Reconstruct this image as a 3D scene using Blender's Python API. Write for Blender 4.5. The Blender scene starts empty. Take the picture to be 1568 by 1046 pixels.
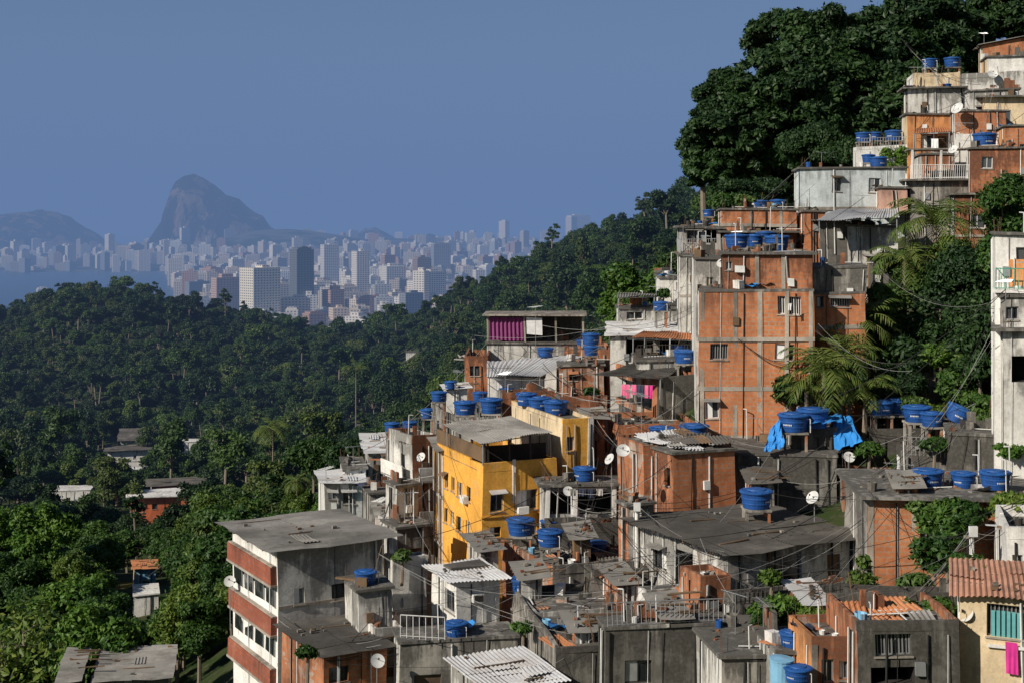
import bpy, math, random
import numpy as np
from mathutils import Vector, Matrix, noise as mnoise
from mathutils.bvhtree import BVHTree
rnd=random.Random(7); rng=np.random.default_rng(5)
# ---------------------------------------------------------------- survey frame
# camera stands at the origin; bearings/elevations measured in the photo + estimated range -> metres
F=2178.0; CX=784.0; HY=345.0
def U(px): return (px-CX)/F
def pt(px,py,D): return Vector((U(px)*D,D,(HY-py)/F*D))
scene=bpy.context.scene
scene.view_settings.view_transform='Standard'
try: scene.view_settings.look='None'
except Exception: pass
scene.view_settings.exposure=0
# ---------------------------------------------------------------- materials
MATS={}
def N(nt,t,**k):
    n=nt.nodes.new(t)
    for a,b in k.items(): setattr(n,a,b)
    return n
def newmat(name,rough=.85,spec=.3):
    m=bpy.data.materials.new(name); m.use_nodes=True; nt=m.node_tree
    b=nt.nodes['Principled BSDF']; b.inputs['Roughness'].default_value=rough
    b.inputs['Specular IOR Level'].default_value=spec
    MATS[name]=m; return m,nt,b
def c4(c): return (c[0],c[1],c[2],1)
def noise(nt,vec,scale,detail=4,rough=.6):
    n=N(nt,'ShaderNodeTexNoise'); n.inputs['Scale'].default_value=scale
    n.inputs['Detail'].default_value=detail; n.inputs['Roughness'].default_value=rough
    nt.links.new(vec,n.inputs['Vector']); return n.outputs['Fac']
def mapping(nt,vec,s):
    n=N(nt,'ShaderNodeMapping'); n.inputs['Scale'].default_value=s
    nt.links.new(vec,n.inputs['Vector']); return n.outputs['Vector']
def sstep(nt,v,a,b,lo=0,hi=1):
    n=N(nt,'ShaderNodeMapRange',interpolation_type='SMOOTHSTEP')
    n.inputs[1].default_value=a; n.inputs[2].default_value=b; n.inputs[3].default_value=lo; n.inputs[4].default_value=hi
    nt.links.new(v,n.inputs[0]); return n.outputs[0]
def mix(nt,f,a,b,bt='MIX'):
    n=N(nt,'ShaderNodeMix',data_type='RGBA',blend_type=bt)
    for s,v in ((n.inputs[0],f),(n.inputs[6],a),(n.inputs[7],b)):
        if isinstance(v,(int,float)): s.default_value=v
        elif isinstance(v,tuple): s.default_value=c4(v)
        else: nt.links.new(v,s)
    return n.outputs[2]
def math_(nt,op,a,b=0.0):
    n=N(nt,'ShaderNodeMath',operation=op)
    for s,v in ((n.inputs[0],a),(n.inputs[1],b)):
        if isinstance(v,(int,float)): s.default_value=v
        else: nt.links.new(v,s)
    return n.outputs[0]
def pos(nt): return N(nt,'ShaderNodeNewGeometry').outputs['Position']
def wallmat(name,c1,c2,grime=(.03,.028,.025),thr=.55,soft=.12,gmax=.85,brick=None,render=None,rough=.9,island=0,bump=.25):
    m,nt,b=newmat(name,rough)
    P=pos(nt)
    if brick:
        uv=N(nt,'ShaderNodeUVMap').outputs[0]
        br=N(nt,'ShaderNodeTexBrick'); nt.links.new(uv,br.inputs['Vector'])
        br.inputs['Scale'].default_value=1; br.inputs['Brick Width'].default_value=.36; br.inputs['Row Height'].default_value=.235
        br.inputs['Mortar Size'].default_value=.034; br.inputs['Mortar Smooth'].default_value=.2
        br.inputs['Color1'].default_value=c4(c1); br.inputs['Color2'].default_value=c4(c2); br.inputs['Mortar'].default_value=c4(brick)
        col=br.outputs['Color']
        col=mix(nt,sstep(nt,noise(nt,P,1.1,3),.38,.68,0,.65),col,tuple(x*.55 for x in c1))
        col=mix(nt,sstep(nt,noise(nt,P,.5,3),.52,.64,0,.22),col,(.46,.27,.17)) # mortar smears and sun bleaching
        if render: # patchy render coat over the bricks
            col=mix(nt,sstep(nt,noise(nt,mapping(nt,P,(.5,.5,.8)),.9,4),.55,.58),col,render)
    else:
        col=mix(nt,sstep(nt,noise(nt,P,.55,3),.42,.58),c1,c2)
        if bump: # repaired patches of newer mortar
            col=mix(nt,sstep(nt,noise(nt,mapping(nt,P,(.8,.8,1.1)),.8,2),.62,.635,0,.6),col,tuple(min(.8,x*.7+.09) for x in c1))
    if island:
        ri=N(nt,'ShaderNodeNewGeometry').outputs['Random Per Island']
        col=mix(nt,sstep(nt,ri,0,1,0,island),col,tuple(x*.35 for x in c1))
    # blotchy mould, run-off stains strongest just below the wall top
    blot=noise(nt,P,.30,7,.70)
    if bump:
        streak=noise(nt,mapping(nt,P,(1.7,1.7,.22)),1.0,5,.7)
        bl=N(nt,'ShaderNodeAttribute',attribute_name='below').outputs['Fac']
        g=math_(nt,'ADD',math_(nt,'MULTIPLY',streak,.36),math_(nt,'MULTIPLY',blot,.64))
        tp=math_(nt,'MULTIPLY',sstep(nt,bl,0,1.5,.12,0),sstep(nt,noise(nt,mapping(nt,P,(2.6,2.6,.35)),1.0,4),.38,.6))
        g=math_(nt,'ADD',g,tp)
    else: g=blot
    col=mix(nt,sstep(nt,g,thr-soft*.5,thr+soft*.5,0,gmax),col,grime)
    col=mix(nt,sstep(nt,g,thr-soft*1.8,thr-soft*.2,0,.45),col,tuple((x*.45+y*.55) for x,y in zip(c2,grime)))
    fine=noise(nt,P,7,4,.75)
    col=mix(nt,sstep(nt,fine,.38,.72,.0,.5),col,tuple(x*.45 for x in c1))
    nt.links.new(col,b.inputs['Base Color'])
    if bump:
        bp=N(nt,'ShaderNodeBump'); bp.inputs['Strength'].default_value=bump; bp.inputs['Distance'].default_value=.04
        nt.links.new(fine,bp.inputs['Height']); nt.links.new(bp.outputs[0],b.inputs['Normal'])
    return m
wallmat('brick',(.74,.27,.105),(.54,.175,.07),thr=.59,brick=(.42,.31,.22),grime=(.07,.045,.035))
wallmat('brick_worn',(.68,.245,.10),(.47,.155,.065),thr=.55,brick=(.36,.28,.20),render=(.46,.42,.36))
wallmat('brick_mould',(.70,.26,.105),(.46,.15,.065),thr=.512,soft=.07,gmax=.96,brick=(.30,.23,.17))
wallmat('red_tile',(.44,.13,.07),(.33,.09,.05),thr=.58,brick=(.24,.12,.10))
wallmat('plaster_white',(.86,.84,.80),(.80,.78,.74),thr=.64,gmax=.8,grime=(.12,.11,.10))
wallmat('plaster_stained',(.80,.78,.73),(.64,.62,.58),thr=.535,gmax=.93,soft=.08,grime=(.05,.047,.042))
wallmat('plaster_grey',(.64,.62,.58),(.48,.46,.43),thr=.55,gmax=.92,grime=(.06,.056,.05))
wallmat('plaster_blue',(.68,.76,.77),(.60,.66,.68),thr=.6,gmax=.75,grime=(.10,.10,.095))
wallmat('concrete',(.47,.44,.39),(.29,.27,.245),thr=.525,gmax=.93,soft=.09,grime=(.032,.03,.026))
wallmat('concrete_dark',(.32,.30,.265),(.17,.16,.14),thr=.49,soft=.11,gmax=.95,grime=(.022,.021,.018))
wallmat('concrete_frame',(.52,.46,.39),(.37,.33,.28),thr=.55)
wallmat('slab_top',(.38,.36,.33),(.22,.21,.19),thr=.51,soft=.12,gmax=.92,grime=(.038,.035,.03))
wallmat('yellow_paint',(.90,.47,.085),(.84,.41,.07),thr=.64,gmax=.65,grime=(.18,.10,.03))
wallmat('cream_paint',(.82,.66,.44),(.74,.58,.37),thr=.60,gmax=.75,grime=(.16,.13,.09))
wallmat('orange_paint',(.76,.34,.13),(.64,.27,.10),thr=.59,gmax=.8)
wallmat('red_orange_paint',(.72,.19,.08),(.64,.16,.065),thr=.66,gmax=.5)
wallmat('salmon_paint',(.74,.45,.34),(.64,.38,.29),thr=.6,gmax=.7)
wallmat('fibre_sheet',(.45,.43,.40),(.33,.32,.30),thr=.53,soft=.2,gmax=.85,island=.6,grime=(.06,.055,.05),bump=0)
wallmat('fibre_dark',(.21,.195,.175),(.13,.12,.11),thr=.53,soft=.2,gmax=.8,island=.65,grime=(.033,.03,.027),bump=0)
wallmat('zinc_sheet',(.76,.78,.80),(.62,.64,.67),thr=.58,soft=.2,gmax=.65,island=.4,rough=.45,grime=(.24,.18,.13),bump=0)
wallmat('orange_sheet',(.66,.28,.13),(.54,.21,.09),thr=.58,island=.5,bump=0)
wallmat('clay_tile',(.74,.40,.28),(.60,.30,.19),thr=.56,island=.4,bump=0,grime=(.12,.08,.06))
wallmat('wood',(.28,.18,.10),(.18,.115,.07),thr=.58,island=.5,bump=0)
wallmat('rock',(.27,.24,.20),(.14,.13,.11),thr=.49,soft=.12,bump=.9)
wallmat('asphalt',(.10,.098,.092),(.07,.068,.065),thr=.6,bump=0)
wallmat('interior_shade',(.05,.045,.04),(.035,.032,.028),thr=.6,bump=0)  # near-black lining: the shade inside open recesses is put into the colour
def plain(name,c,rough=.6,metal=0,spec=.4,var=.35,isl=0):
    m,nt,b=newmat(name,rough,spec); P=pos(nt)
    col=mix(nt,sstep(nt,noise(nt,P,3,3),.3,.7,0,var),c,tuple(x*.45 for x in c))
    nt.links.new(col,b.inputs['Base Color']); b.inputs['Metallic'].default_value=metal
    return m
m=plain('blue_plastic',(.013,.080,.30),.55,var=.6)
plain('blue_lid',(.018,.105,.36),.6,var=.6)
plain('blue_tarp',(.04,.27,.70),.5,var=.3)
plain('light_blue',(.22,.46,.66),.5)
plain('label_white',(.7,.72,.75),.6)
plain('frame_white',(.74,.74,.72),.5)
plain('frame_alu',(.42,.43,.44),.4,metal=.5)
plain('frame_dark',(.045,.04,.035),.5)
plain('steel_rust',(.14,.08,.055),.7)
plain('cable',(.02,.02,.02),.6)
plain('cable_pale',(.4,.4,.39),.6)
plain('pipe_white',(.68,.68,.66),.5)
plain('pink_cloth',(.80,.16,.32),.9); plain('magenta_cloth',(.70,.04,.30),.9); plain('white_cloth',(.8,.8,.8),.9)
plain('purple_cloth',(.24,.05,.17),.85); plain('teal_cloth',(.14,.42,.44),.8); plain('red_cloth',(.5,.05,.04),.9)
plain('yellow_cloth',(.7,.5,.06),.9); plain('green_paint',(.05,.33,.22),.6); plain('dark_cloth',(.04,.05,.09),.9)
plain('tv_dish',(.62,.62,.61),.5)
m,nt,b=newmat('glass',.12,.6); P=pos(nt)
nt.links.new(mix(nt,sstep(nt,noise(nt,P,.8,2),.45,.6),(.012,.015,.018),(.07,.075,.08)),b.inputs['Base Color'])
def leafmat(name,c1,c2,c3,objvar=True,sc=.35):
    m,nt,b=newmat(name,.5,.3); P=pos(nt)
    geo=N(nt,'ShaderNodeNewGeometry'); ri=geo.outputs['Random Per Island']
    col=mix(nt,sstep(nt,noise(nt,P,sc,3),.4,.6),c1,c2)
    col=mix(nt,sstep(nt,ri,.6,1,0,.8),col,c3)
    if objvar:
        oi=N(nt,'ShaderNodeObjectInfo').outputs['Random']
        rp=N(nt,'ShaderNodeValToRGB'); nt.links.new(oi,rp.inputs[0])
        e=rp.color_ramp.elements; e[0].position=0; e[0].color=(.42,.52,.48,1); e[1].position=1; e[1].color=(1.6,1.25,.8,1)
        for p_,c_ in ((.3,(.68,.8,.65,1)),(.58,(1.0,1.05,.85,1)),(.8,(1.5,1.5,.8,1)),(.88,(2.2,1.6,1.2,1)),(.93,(1.3,1.1,.8,1))):
            x=e.new(p_); x.color=c_
        col=mix(nt,1.0,col,rp.outputs[0],'MULTIPLY')
    nt.links.new(col,b.inputs['Base Color'])
    tr=N(nt,'ShaderNodeBsdfTranslucent'); nt.links.new(col,tr.inputs[0])
    ms=N(nt,'ShaderNodeMixShader'); ms.inputs[0].default_value=.22
    nt.links.new(b.outputs[0],ms.inputs[1]); nt.links.new(tr.outputs[0],ms.inputs[2])
    nt.links.new(ms.outputs[0],nt.nodes['Material Output'].inputs[0])
leafmat('leaf_forest',(.020,.046,.014),(.044,.082,.020),(.070,.112,.032),sc=.022)
leafmat('leaf_dark',(.016,.041,.014),(.028,.066,.017),(.056,.10,.03),False,.25)
leafmat('leaf_bright',(.05,.10,.02),(.08,.14,.03),(.12,.18,.05),False,.4)
leafmat('leaf_near',(.028,.072,.015),(.055,.112,.022),(.09,.15,.036),True,.12)
leafmat('leaf_palm',(.07,.125,.024),(.125,.165,.038),(.20,.20,.055),False,.8)
plain('bark',(.22,.18,.14),.9)
m,nt,b=newmat('hillside_ground',.95,.1); P=pos(nt)
g_=mix(nt,sstep(nt,noise(nt,P,.15,5),.4,.6),(.022,.042,.012),(.045,.055,.022))
g_=mix(nt,sstep(nt,noise(nt,P,1.5,4),.5,.7),g_,(.08,.07,.045))
sx=N(nt,'ShaderNodeSeparateXYZ'); nt.links.new(P,sx.inputs[0])
far=mix(nt,sstep(nt,noise(nt,P,.006,4),.45,.55),(.12,.115,.105),(.03,.045,.02))
g_=mix(nt,sstep(nt,sx.outputs[1],1300,1500),g_,far)
nt.links.new(g_,b.inputs['Base Color'])
m,nt,b=newmat('sea_water',.35,.5); b.inputs['Base Color'].default_value=(.03,.075,.13,1)
P=pos(nt); bp=N(nt,'ShaderNodeBump'); bp.inputs['Strength'].default_value=.4; bp.inputs['Distance'].default_value=1
nt.links.new(noise(nt,P,.05,4),bp.inputs['Height']); nt.links.new(bp.outputs[0],b.inputs['Normal'])
m,nt,b=newmat('mountain_rock',.9,.1); P=pos(nt)
f=noise(nt,mapping(nt,P,(1,1,.35)),.012,7,.68)
nt.links.new(mix(nt,sstep(nt,f,.50,.57),(.012,.020,.012),(.19,.125,.09)),b.inputs['Base Color'])
m,nt,b=newmat('city_facade',.7,.3)
at=N(nt,'ShaderNodeAttribute',attribute_name='Col').outputs['Color']
uv=N(nt,'ShaderNodeUVMap').outputs[0]; s=N(nt,'ShaderNodeSeparateXYZ'); nt.links.new(uv,s.inputs[0])
fu=math_(nt,'FRACT',math_(nt,'MULTIPLY',s.outputs[0],1/4.6)); fv=math_(nt,'FRACT',math_(nt,'MULTIPLY',s.outputs[1],1/3.4))
w=math_(nt,'MULTIPLY',math_(nt,'GREATER_THAN',fu,.45),math_(nt,'GREATER_THAN',fv,.5))
geo=N(nt,'ShaderNodeNewGeometry'); sn=N(nt,'ShaderNodeSeparateXYZ'); nt.links.new(geo.outputs['Normal'],sn.inputs[0])
w=math_(nt,'MULTIPLY',w,math_(nt,'LESS_THAN',sn.outputs[2],.5)); w=math_(nt,'MULTIPLY',w,.8)
nt.links.new(mix(nt,w,at,(.06,.07,.085)),b.inputs['Base Color'])
# ---------------------------------------------------------------- terrain
G=[]
def g(D,*a):
    for px,z in a: G.append((U(px)*2.5,math.log(D),z))
g(8,(-1200,-5),(0,-5),(784,-5),(1568,-5),(3000,-5))
g(30,(-1200,-24),(200,-17),(784,-16),(1300,-13.5),(1568,-12.5),(3000,-6))
g(50,(-1200,-32),(200,-24),(600,-21),(800,-20.5),(1100,-20),(1300,-18.5),(1568,-17),(3000,-5))
g(65,(-1200,-38),(0,-30),(425,-25),(700,-22),(900,-21),(1100,-18.7),(1300,-17),(1450,-15),(1568,-13),(3000,3))
g(80,(200,-31),(425,-26.5),(600,-24),(739,-21.5),(850,-20),(1100,-14.5),(1300,-12),(1450,-10),(1568,-7.5))
g(100,(-1200,-42),(0,-38),(300,-33),(500,-25),(600,-21),(800,-16),(1000,-11),(1100,-8),(1300,-4),(1450,-1.5),(1568,1),(3000,22))
g(120,(0,-40),(300,-36),(500,-30),(700,-23),(900,-16),(1100,-6),(1300,2),(1500,8),(1700,13),(3000,35))
g(150,(-1200,-50),(0,-42),(400,-38),(700,-33),(900,-24),(1050,-9),(1200,2),(1400,8),(1568,15),(3000,50))
g(220,(-1200,-55),(-400,-50),(100,-50),(300,-48),(500,-46),(700,-41),(900,-31),(1050,-14),(1200,0),(1500,18),(3000,70))
g(300,(-400,-57),(100,-56),(500,-52),(700,-45),(900,-29),(1100,-6),(1500,20),(3000,80))
g(450,(-1200,-60),(-400,-54),(0,-57),(200,-55),(400,-56),(600,-52),(700,-38),(780,-27),(850,-16),(900,-12),(950,-9.5),(1000,-5),(1050,-1),(1150,6),(1500,15),(3000,80))
g(520,(620,-47),(700,-32),(780,-22.5),(850,-17))
g(600,(-1200,-50),(-300,-47),(0,-45),(60,-38.5),(130,-35),(190,-34),(240,-37),(300,-42),(400,-47),(450,-50),(520,-53),(600,-47),(700,-45),(1000,-25),(1500,-5),(3000,50))
g(800,(-1200,-95),(-400,-95),(0,-93),(200,-90),(400,-92),(600,-92),(800,-90),(1000,-85),(1500,-40),(3000,0))
g(1300,(-1200,-146),(-400,-146),(200,-146),(600,-146),(1000,-146),(1500,-110),(3000,-60))
g(2200,(-1200,-146),(200,-146),(1000,-146),(3000,-120))
G=np.array(G); n=len(G)
def tpsk(r2): return .5*r2*np.log(r2+1e-12)
A=np.zeros((n+3,n+3)); d2=((G[:,None,:2]-G[None,:,:2])**2).sum(-1)
A[:n,:n]=tpsk(d2)+np.eye(n)*1e-3; A[:n,n]=1; A[:n,n+1:]=G[:,:2]; A[n,:n]=1; A[n+1:,:n]=G[:,:2].T
W=np.linalg.solve(A,np.concatenate([G[:,2],[0,0,0]]))
def vn(x,y,s):
    return (np.sin(x*s*1.3+np.sin(y*s*.9)*2)+np.sin(y*s*1.7+1.3+np.sin(x*s*1.1)*2)+np.sin((x+y)*s*2.3+.7))/3
def land(u,D):
    px=u*F+CX; e=vn(u*F,D*.02,.035)
    near=D<2650+e*100
    right=(px>275+e*22-(D-3000)*.012)&(D<6900+300*e)
    leftfar=(D>4550+e*150)&(D<6800)&(px<420)
    return near|right|leftfar
HILLS=[(505,5300,85,420),(590,5900,60,300),(760,5900,45,500),(880,6000,60,300),(380,5200,70,300),(680,5000,25,300)]
def ground(x,y):
    x=np.atleast_1d(np.asarray(x,float)); y=np.atleast_1d(np.asarray(y,float))
    Dc=np.clip(y,6,2200); u=np.clip(x/np.maximum(y,1),-1.6,1.6)
    q=np.stack([u*2.5,np.log(Dc)],-1); r2=((q[:,None,:]-G[None,:,:2])**2).sum(-1)
    z=tpsk(r2)@W[:n]+W[n]+q@W[n+1:]
    z=z+np.where((y>130)&(y<900),vn(x,y,.03)*2.0,0)
    f=np.clip((y-1250)/250,0,1); pl=np.where(land(u,y),-146.0,-165.0)
    pl=np.where(u>.35,-140,pl)
    for px,D,h,r in HILLS:
        dx=x-U(px)*D; dy=y-D; pl=pl+np.where(land(u,y),h*np.exp(-(dx*dx+dy*dy)/(r*r)),0)
    z=z*(1-f)+pl*f
    return z
def gz(x,y): return float(ground(x,y)[0])
nu,nd=260,300
us=np.linspace(-1.5,1.5,nu); Ds=np.geomspace(6,32000,nd)
UU,DD=np.meshgrid(us,Ds); X=(UU*DD).ravel(); Y=DD.ravel()
Z=np.concatenate([ground(X[i:i+8000],Y[i:i+8000]) for i in range(0,len(X),8000)])
me=bpy.data.meshes.new('terrain')
idx=np.arange(nu*nd).reshape(nd,nu)
fc=np.stack([idx[:-1,:-1],idx[:-1,1:],idx[1:,1:],idx[1:,:-1]],-1).reshape(-1,4)
def fastmesh(me,v,f,mi=None,smooth=False):
    v=np.asarray(v,np.float32); f=np.asarray(f,np.int32); k=f.shape[1]
    me.vertices.add(len(v)); me.vertices.foreach_set('co',v.ravel())
    me.loops.add(len(f)*k); me.loops.foreach_set('vertex_index',f.ravel())
    me.polygons.add(len(f)); me.polygons.foreach_set('loop_start',np.arange(len(f),dtype=np.int32)*k)
    me.polygons.foreach_set('loop_total',np.full(len(f),k,np.int32))
    if mi is not None: me.polygons.foreach_set('material_index',np.asarray(mi,np.int32))
    me.polygons.foreach_set('use_smooth',np.full(len(f),bool(smooth)))
    me.update(calc_edges=True); me.validate()
def addobj(name,me,loc=(0,0,0)):
    o=bpy.data.objects.new(name,me); scene.collection.objects.link(o); o.location=loc; return o
fastmesh(me,np.stack([X,Y,Z],-1),fc,smooth=True); me.materials.append(MATS['hillside_ground']); addobj('terrain',me)
me=bpy.data.meshes.new('sea'); me.from_pydata([(-60000,1100,-150),(60000,1100,-150),(60000,70000,-150),(-60000,70000,-150)],[],[(0,1,2,3)])
me.materials.append(MATS['sea_water']); addobj('sea_water',me)
# mountains
def mountain(name,prof,D,w,seed,pw=2.2,rough=1.0):
    pxs=np.array([p[0] for p in prof],float); hs=np.array([(HY-p[1])/F*D+155 for p in prof])
    nx,ny=260,90
    xs=np.linspace(U(pxs[0])*D,U(pxs[-1])*D,nx); h=np.interp(xs,U(pxs)*D,hs)
    ys=np.linspace(-1,1,ny); V=[]
    for t in ys:
        for x,hh in zip(xs,h):
            q=mnoise.fractal(Vector((x*.006+seed*7,t*w*.006,seed)),.9,2.1,6)*rough
            a=min(1,abs(t)*(1+.25*q)); s=max(0,1-a**pw); V.append((x,D+t*w,-155+hh*s+q*22*min(1,hh*s/120)*min(1,abs(t)*6+.25)))
    ii=np.arange(nx*ny).reshape(ny,nx); f=np.stack([ii[:-1,:-1],ii[:-1,1:],ii[1:,1:],ii[1:,:-1]],-1).reshape(-1,4)
    me=bpy.data.meshes.new(name); fastmesh(me,V,f,smooth=False); me.materials.append(MATS['mountain_rock']); addobj(name,me)
mountain('granite_peak',[(205,408),(232,392),(243,360),(258,338),(265,322),(268,302),(272,288),(277,278),(286,272),(300,271),(310,274),(318,280),(330,288),(341,298),(352,300),(366,305),(376,317),(386,326),(400,334),(412,350),(432,358),(470,378),(520,400)],5700,330,1,2.6)
mountain('distant_hill',[(-420,395),(-250,352),(-120,340),(-30,332),(20,328),(55,325),(80,328),(98,337),(118,350),(140,362),(165,385),(190,400)],6300,500,2)
mountain('distant_hill',[(470,398),(520,384),(560,352),(574,348),(590,356),(610,368),(640,380),(700,398)],6600,250,3)
# ---------------------------------------------------------------- mesh builder
ALLV=[];ALLF=[]
def wob(v):
    x,y,z=v[:,0],v[:,1],v[:,2]
    return v+np.stack([.04*np.sin(z*.9+y*.5+x*.3),.04*np.sin(x*.8+z*.7+1),.05*np.sin(x*.9+y*.7+2)+.03*np.sin(x*2.1-y*1.7)],-1)
class MB:
    def __init__(s): s.v=[];s.f=[];s.m=[];s.slots=[];s.ztop=None
    def mi(s,m):
        if m not in s.slots: s.slots.append(m)
        return s.slots.index(m)
    def poly(s,pts,m):
        b=len(s.v); s.v+= [tuple(p) for p in pts]; s.f.append(tuple(range(b,b+len(pts)))); s.m.append(s.mi(m))
    def box(s,o,X,Y,Z,m):
        o=Vector(o);X=Vector(X);Y=Vector(Y);Z=Vector(Z)
        b=len(s.v); s.v+=[tuple(p) for p in (o,o+X,o+X+Y,o+Y,o+Z,o+X+Z,o+X+Y+Z,o+Y+Z)]
        k=s.mi(m)
        for q in ((3,2,1,0),(4,5,6,7),(0,1,5,4),(1,2,6,5),(2,3,7,6),(3,0,4,7)):
            s.f.append(tuple(b+i for i in q)); s.m.append(k)
    def tube(s,p,q,r,m,r2=None,n=6):
        p=Vector(p);q=Vector(q); r2=r if r2 is None else r2
        d=(q-p); 
        if d.length<1e-6: return
        d.normalize(); a=d.orthogonal().normalized(); c=d.cross(a); b=len(s.v)
        for (o,rr) in ((p,r),(q,r2)):
            for i in range(n):
                t=2*math.pi*i/n; s.v.append(tuple(o+(a*math.cos(t)+c*math.sin(t))*rr))
        k=s.mi(m)
        for i in range(n):
            j=(i+1)%n; s.f.append((b+i,b+j,b+n+j,b+n+i)); s.m.append(k)
        s.f.append(tuple(b+n+i for i in range(n))); s.m.append(k)
    def revolve(s,c,prof,m,n=20):
        b=len(s.v); k=s.mi(m)
        for r,z in prof:
            for i in range(n):
                t=2*math.pi*i/n; s.v.append((c[0]+r*math.cos(t),c[1]+r*math.sin(t),c[2]+z))
        for j in range(len(prof)-1):
            for i in range(n):
                i2=(i+1)%n; s.f.append((b+j*n+i,b+j*n+i2,b+(j+1)*n+i2,b+(j+1)*n+i)); s.m.append(k)
    def corr(s,A,B,C,D_,m,pitch=.19,amp=.03,sheet=1.1):
        A,B,C,D_=map(Vector,(A,B,C,D_)); L=(B-A).length; ns=max(1,int(L/sheet)); k=s.mi(m)
        nrm=(B-A).cross(D_-A).normalized()
        if nrm.z<0: nrm=-nrm
        rl=(D_-A).length; rows=2 if rl>3.2 else 1
        for i in range(ns):
          for r_ in range(rows):
            t0,t1=i/ns-.004,(i+1)/ns+.006; off=rnd.uniform(0,.03)+.012*(i%2)+.03*r_; e0=rnd.uniform(-.03,.03); e1=rnd.uniform(-.02,.025); tl=rnd.uniform(-.015,.04)
            u0,u1=(r_/rows-(.03 if r_ else 0)),(r_+1)/rows
            seg=max(4,int((t1-t0)*L/pitch*4)); b=len(s.v)
            for j in range(seg+1):
                t=t0+(t1-t0)*j/seg; h=amp*math.sin(t*L/pitch*2*math.pi)
                a=A.lerp(B,t);c=D_.lerp(C,t); lo=a.lerp(c,u0);hi=a.lerp(c,u1); dd=hi-lo
                s.v.append(tuple(lo+dd*e0+nrm*(h+off))); s.v.append(tuple(lo+dd*.5+nrm*(h+off-.012)));s.v.append(tuple(hi+dd*e1+nrm*(h+off+tl)))
            for j in range(seg):
                for r in (0,1):
                    s.f.append((b+3*j+r,b+3*j+3+r,b+3*j+4+r,b+3*j+1+r)); s.m.append(k)
    def done(s,name,solid=True,smooth=False,wobble=None):
        v=np.array(s.v)
        if wobble is None: wobble=solid
        if wobble: v=wob(v); s.v=[tuple(p) for p in v]
        o=v.mean(0); o[2]=v[:,2].min()
        if solid:
            b=len(ALLV); ALLV.extend(s.v); ALLF.extend([tuple(i+b for i in f) for f in s.f])
        me=bpy.data.meshes.new(name); me.from_pydata([tuple(p) for p in (v-o)],[],s.f)
        for k in s.slots: me.materials.append(MATS[k])
        me.polygons.foreach_set('material_index',s.m)
        at=me.attributes.new('below','FLOAT','POINT'); at.data.foreach_set('value',(np.full(len(v),4.0) if s.ztop is None else np.clip(s.ztop-v[:,2],0,50)).astype(np.float32))
        uv=me.uv_layers.new(name='UVMap'); data=np.zeros((len(me.loops),2))
        li=0
        for f in s.f:
            p=[Vector(s.v[i]) for i in f]; nn=(p[1]-p[0]).cross(p[2]-p[0])
            if nn.length>0: nn.normalize()
            if abs(nn.z)>.7:
                for q in p: data[li]=(q.x,q.y); li+=1
            else:
                t=Vector((-nn.y,nn.x,0)); t=t.normalized() if t.length>0 else Vector((1,0,0))
                for q in p: data[li]=(q.dot(t),q.z); li+=1
        uv.data.foreach_set('uv',data.ravel())
        if smooth: me.polygons.foreach_set('use_smooth',[True]*len(me.polygons))
        me.update(); return addobj(name,me,o)
def V3(a,z): return Vector((a[0],a[1],z))
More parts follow.
